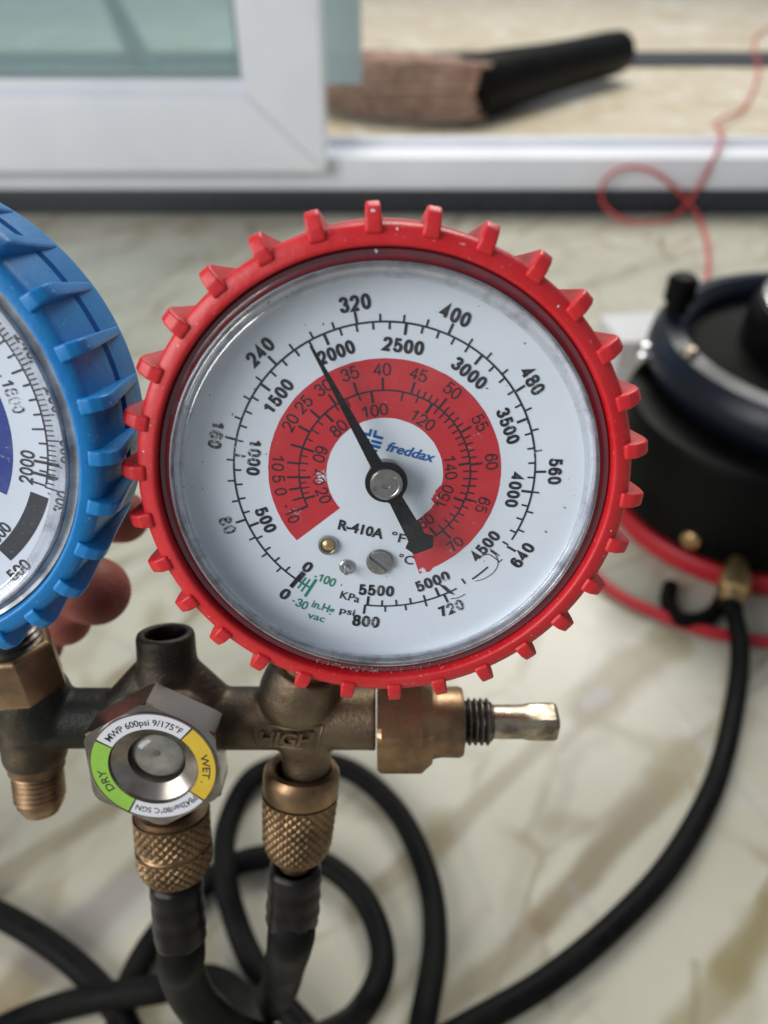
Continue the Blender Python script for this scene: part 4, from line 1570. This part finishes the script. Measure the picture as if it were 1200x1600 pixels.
def hose(name, T_local, path_world, label, two_band, ferr_len, nut_top, nut_len):
    """coupling axis is local -y of the manifold; path continues in world space"""
    base = MF @ (T_local @ Vector((0, 0, nut_top)) * MM) if False else MF @ ((T_local @ Vector((0, 0, nut_top))) * MM)
    root = empty(name, Matrix.Translation(base))
    tag(root, label, 'hose', 'rubber charging hoses')
    T = Matrix.Translation(-base / MM) @ Matrix.Scale(1 / MM, 4) @ MF @ Matrix.Scale(MM, 4) @ T_local
    z1 = nut_top
    z0 = nut_top + nut_len
    RN = 9.5
    if not two_band:
        nutb = G().lathe([(6.3, z1 + 4), (6.5, z1 + .8), (7.4, z1), (8.7, z1 + .3), (9.3, z1 + 1.3), (9.45, z1 + 3), (9.35, z1 + 6.8), (9.0, z1 + 7.4), (8.6, z1 + 7.5)], 64, T).build('coupling_nut', 'brass', root)
        env = lambda z: 9.45 - .9 * max(0, (z - z1 - 7)) / (nut_len - 7) - 1.3 * max(0, (z - (z0 - 4)) / 4) ** 2
        knurl(env, RN, 26, z1 + 7.3, z0 - .3, .55, T).build('knurled_band', 'knurl_brass', nutb, sharp=50)
        G().lathe([(7.2, z0 - .4), (6.6, z0 + .6), (4.4, z0 + .8), (4.2, z0 + 4), (0, z0 + 4)], 40, T).build('hose_barb', 'brass', root)
    else:
        nutb = G().lathe([(5.5, z1), (8.2, z1), (9.0, z1 + .6), (9.0, z1 + 4), (0, z1 + 4)], 64, T).build('coupling_nut', 'brass', root)
        zg_ = z1 + nut_len * .52
        knurl(lambda z: 9.4, RN, 26, z1 + 1, zg_ - .5, .55, T).build('knurled_band', 'knurl_brass', nutb, sharp=50)
        G().lathe([(9.0, zg_ - .6), (8.5, zg_), (9.0, zg_ + .6)], 64, T).build('groove', 'knurl_brass', nutb)
        env = lambda z: 9.4 - 2.0 * max(0, (z - (z0 - 5)) / 5) ** 2
        knurl(env, RN, 26, zg_ + .5, z0 - .3, .55, T).build('knurled_band', 'knurl_brass', nutb, sharp=50)
        G().lathe([(7.4, z0 - .4), (6.4, z0 + .8), (5.4, z0 + 1), (5.4, z0 + 4), (0, z0 + 4)], 40, T).build('hose_barb', 'brass', root)
    zf_ = z0 + (4 if not two_band else 1.6)
    prof = [(4.3, zf_ + 1), (5.8, zf_), (6.7, zf_ + .8)]
    nb = 10
    for i in range(nb):
        prof.append((6.75 + .22 * math.sin(i * 2.1), zf_ + 1.5 + (ferr_len - 2.5) * i / (nb - 1)))
    prof += [(6.5, zf_ + ferr_len), (5.6, zf_ + ferr_len + .4)]
    # crimped sleeve with flats pressed into it
    fg = G()
    seg = 48
    vs, fs = [], []
    for (r, z) in prof:
        for i in range(seg):
            t = 2 * math.pi * i / seg
            rr = r * (1 + .022 * math.cos(6 * t + z * .1) + .02 * noise.noise(Vector((math.cos(t) * 2, math.sin(t) * 2, z * .22))))
            vs.append((rr * math.cos(t), rr * math.sin(t), z))
    for j in range(len(prof) - 1):
        for i in range(seg):
            i2 = (i + 1) % seg
            fs.append((j * seg + i, j * seg + i2, (j + 1) * seg + i2, (j + 1) * seg + i))
    fg.add(vs, fs, T)
    fg.build('ferrule', 'ferrule', root, sharp=60)
    s0 = MF @ ((T_local @ Vector((0, 0, zf_ + ferr_len - 1.0))) * MM)
    s1 = MF @ ((T_local @ Vector((0, 0, zf_ + ferr_len + 5))) * MM)
    pth = spline([s0, s1] + path_world, 12)
    G().tube([q - base for q in pth], HR, 20).build('rubber_tube', 'hose', root, scale=1.0)
    return root


DN = Matrix.Rotation(R(90), 4, 'X')           # lathe axis z -> -y
TA = Matrix.Translation((-53, 0, 0)) @ DN
TB = Matrix.Translation((-19.0, 0, 0)) @ Matrix.Rotation(R(-4.8), 4, 'Z') @ DN
rz = HR + 0.0005
pathA = [P(285, 1520, 212), P(315, 1575, 228), P(385, 1625, 250), P(480, 1632, 285), FL(560, 1585, rz + .012), FL(598, 1500, rz + .002), FL(572, 1410, rz), FL(510, 1352, rz), FL(435, 1337, rz), FL(345, 1362, rz + .003), FL(250, 1455, rz + .003), FL(195, 1560, rz), FL(178, 1700, rz)]
hose('charging_hose', TA, pathA, 'black hose under the sight glass, its brass nut knurled in two bands', True, 18, 24.5, 18.5)
pathB = [P(447, 1500, 225), P(432, 1550, 252), P(400, 1575, 300), FL(330, 1530, rz + .010), FL(250, 1545, rz + .014), FL(140, 1562, rz + .004), FL(40, 1592, rz), FL(-80, 1650, rz)]
hose('charging_hose', TB, pathB, 'black hose under the red gauge, its knurled brass nut with a smooth collar', False, 17, 13.0, 24.0)

# hose from the canister that coils on the floor
pc = [fit_end, FL(1156, 1010, .014), FL(1148, 1100, rz), FL(1118, 1220, rz), FL(1050, 1345, rz), FL(960, 1445, rz), FL(850, 1535, rz), FL(730, 1605, rz), FL(600, 1680, rz), FL(560, 1740, rz), FL(600, 1760, rz), FL(640, 1690, rz + .005), FL(662, 1590, rz + .013), FL(680, 1470, rz + .003),
      FL(668, 1370, rz), FL(622, 1270, rz), FL(550, 1205, rz), FL(470, 1190, rz), FL(395, 1215, rz), FL(355, 1290, rz), FL(352, 1370, rz + .010), FL(372, 1450, rz), FL(402, 1515, rz), FL(450, 1580, rz + .002), FL(540, 1680, rz - .0005)]
pth = spline(pc, 12)
b0 = Vector((pth[0].x, pth[0].y, 0))
oh = G().tube([q - b0 for q in pth], HR, 20).build('charging_hose', 'hose', scale=1.0)
oh.location = b0
tag(oh, 'long black hose running from the canister and coiling on the marble', 'hose', 'rubber charging hoses')
ps = spline(floor_path([(-160, 1380), (-60, 1405), (20, 1440), (100, 1492), (165, 1555), (205, 1620), (215, 1700)], rz), 12)
b0 = Vector((ps[0].x, ps[0].y, 0))
oh2 = G().tube([q - b0 for q in ps], HR, 20).build('charging_hose', 'hose', scale=1.0)
oh2.location = b0
tag(oh2, 'black hose end curving down the lower left corner of the marble', 'hose', 'rubber charging hoses')

# ------------------------------------------------------------------ hand behind the blue gauge
pm_ = P(-110, 900, 226)
hand = empty('hand', Matrix.Translation(pm_))
tag(hand, 'bare hand behind the blue gauge, reddish fingertips showing below its rim', 'hand')
g = G()


def limb(pts, rad):
    q = [(P(x, y, d) - pm_) / MM for x, y, d in pts]
    path = spline(q, 6)
    rr = []
    for i in range(len(path)):
        t = i / (len(path) - 1) * (len(rad) - 1)
        k_ = min(int(t), len(rad) - 2)
        rr.append(rad[k_] + (rad[k_ + 1] - rad[k_]) * (t - k_))
    g.tube(path, rr, 18)
    for end, r_ in ((path[0], rr[0]), (path[-1], rr[-1])):
        g.lathe([(0, -r_)] + [(r_ * math.cos(R(a)), r_ * math.sin(R(a))) for a in range(-75, 90, 15)] + [(0, r_)], 18, Matrix.Translation(end))


limb([(-70, 800, 224), (30, 795, 228), (120, 800, 224), (192, 808, 214)], [9.5, 9.2, 8.4, 7.4])
limb([(-70, 850, 226), (10, 880, 228), (85, 903, 216), (150, 924, 204)], [10, 9.8, 9.6, 9.2])
limb([(-70, 920, 226), (-5, 945, 228), (55, 955, 222), (102, 968, 214)], [9.5, 9, 8.2, 7.4])
limb([(-75, 985, 228), (-20, 1000, 230), (30, 1005, 224), (62, 1010, 216)], [8, 7.8, 7.2, 6.4])
limb([(-170, 960, 232), (-235, 880, 215), (-262, 800, 195), (-262, 745, 178)], [13, 11, 10, 8.5])
limb([(-70, 800, 226), (-160, 870, 236), (-210, 980, 250)], [11, 14, 17])
limb([(-70, 850, 228), (-160, 910, 238), (-220, 1000, 250)], [12, 14, 17])
limb([(-70, 920, 228), (-150, 960, 238), (-220, 1020, 250)], [12, 14, 17])
limb([(-75, 985, 230), (-150, 1010, 238), (-220, 1050, 252)], [10, 13, 16])
limb([(-215, 1010, 250), (-290, 1140, 280), (-420, 1330, 350)], [21, 23, 30])
remesh('skin', g, 1.0, 8, 'skin', hand)
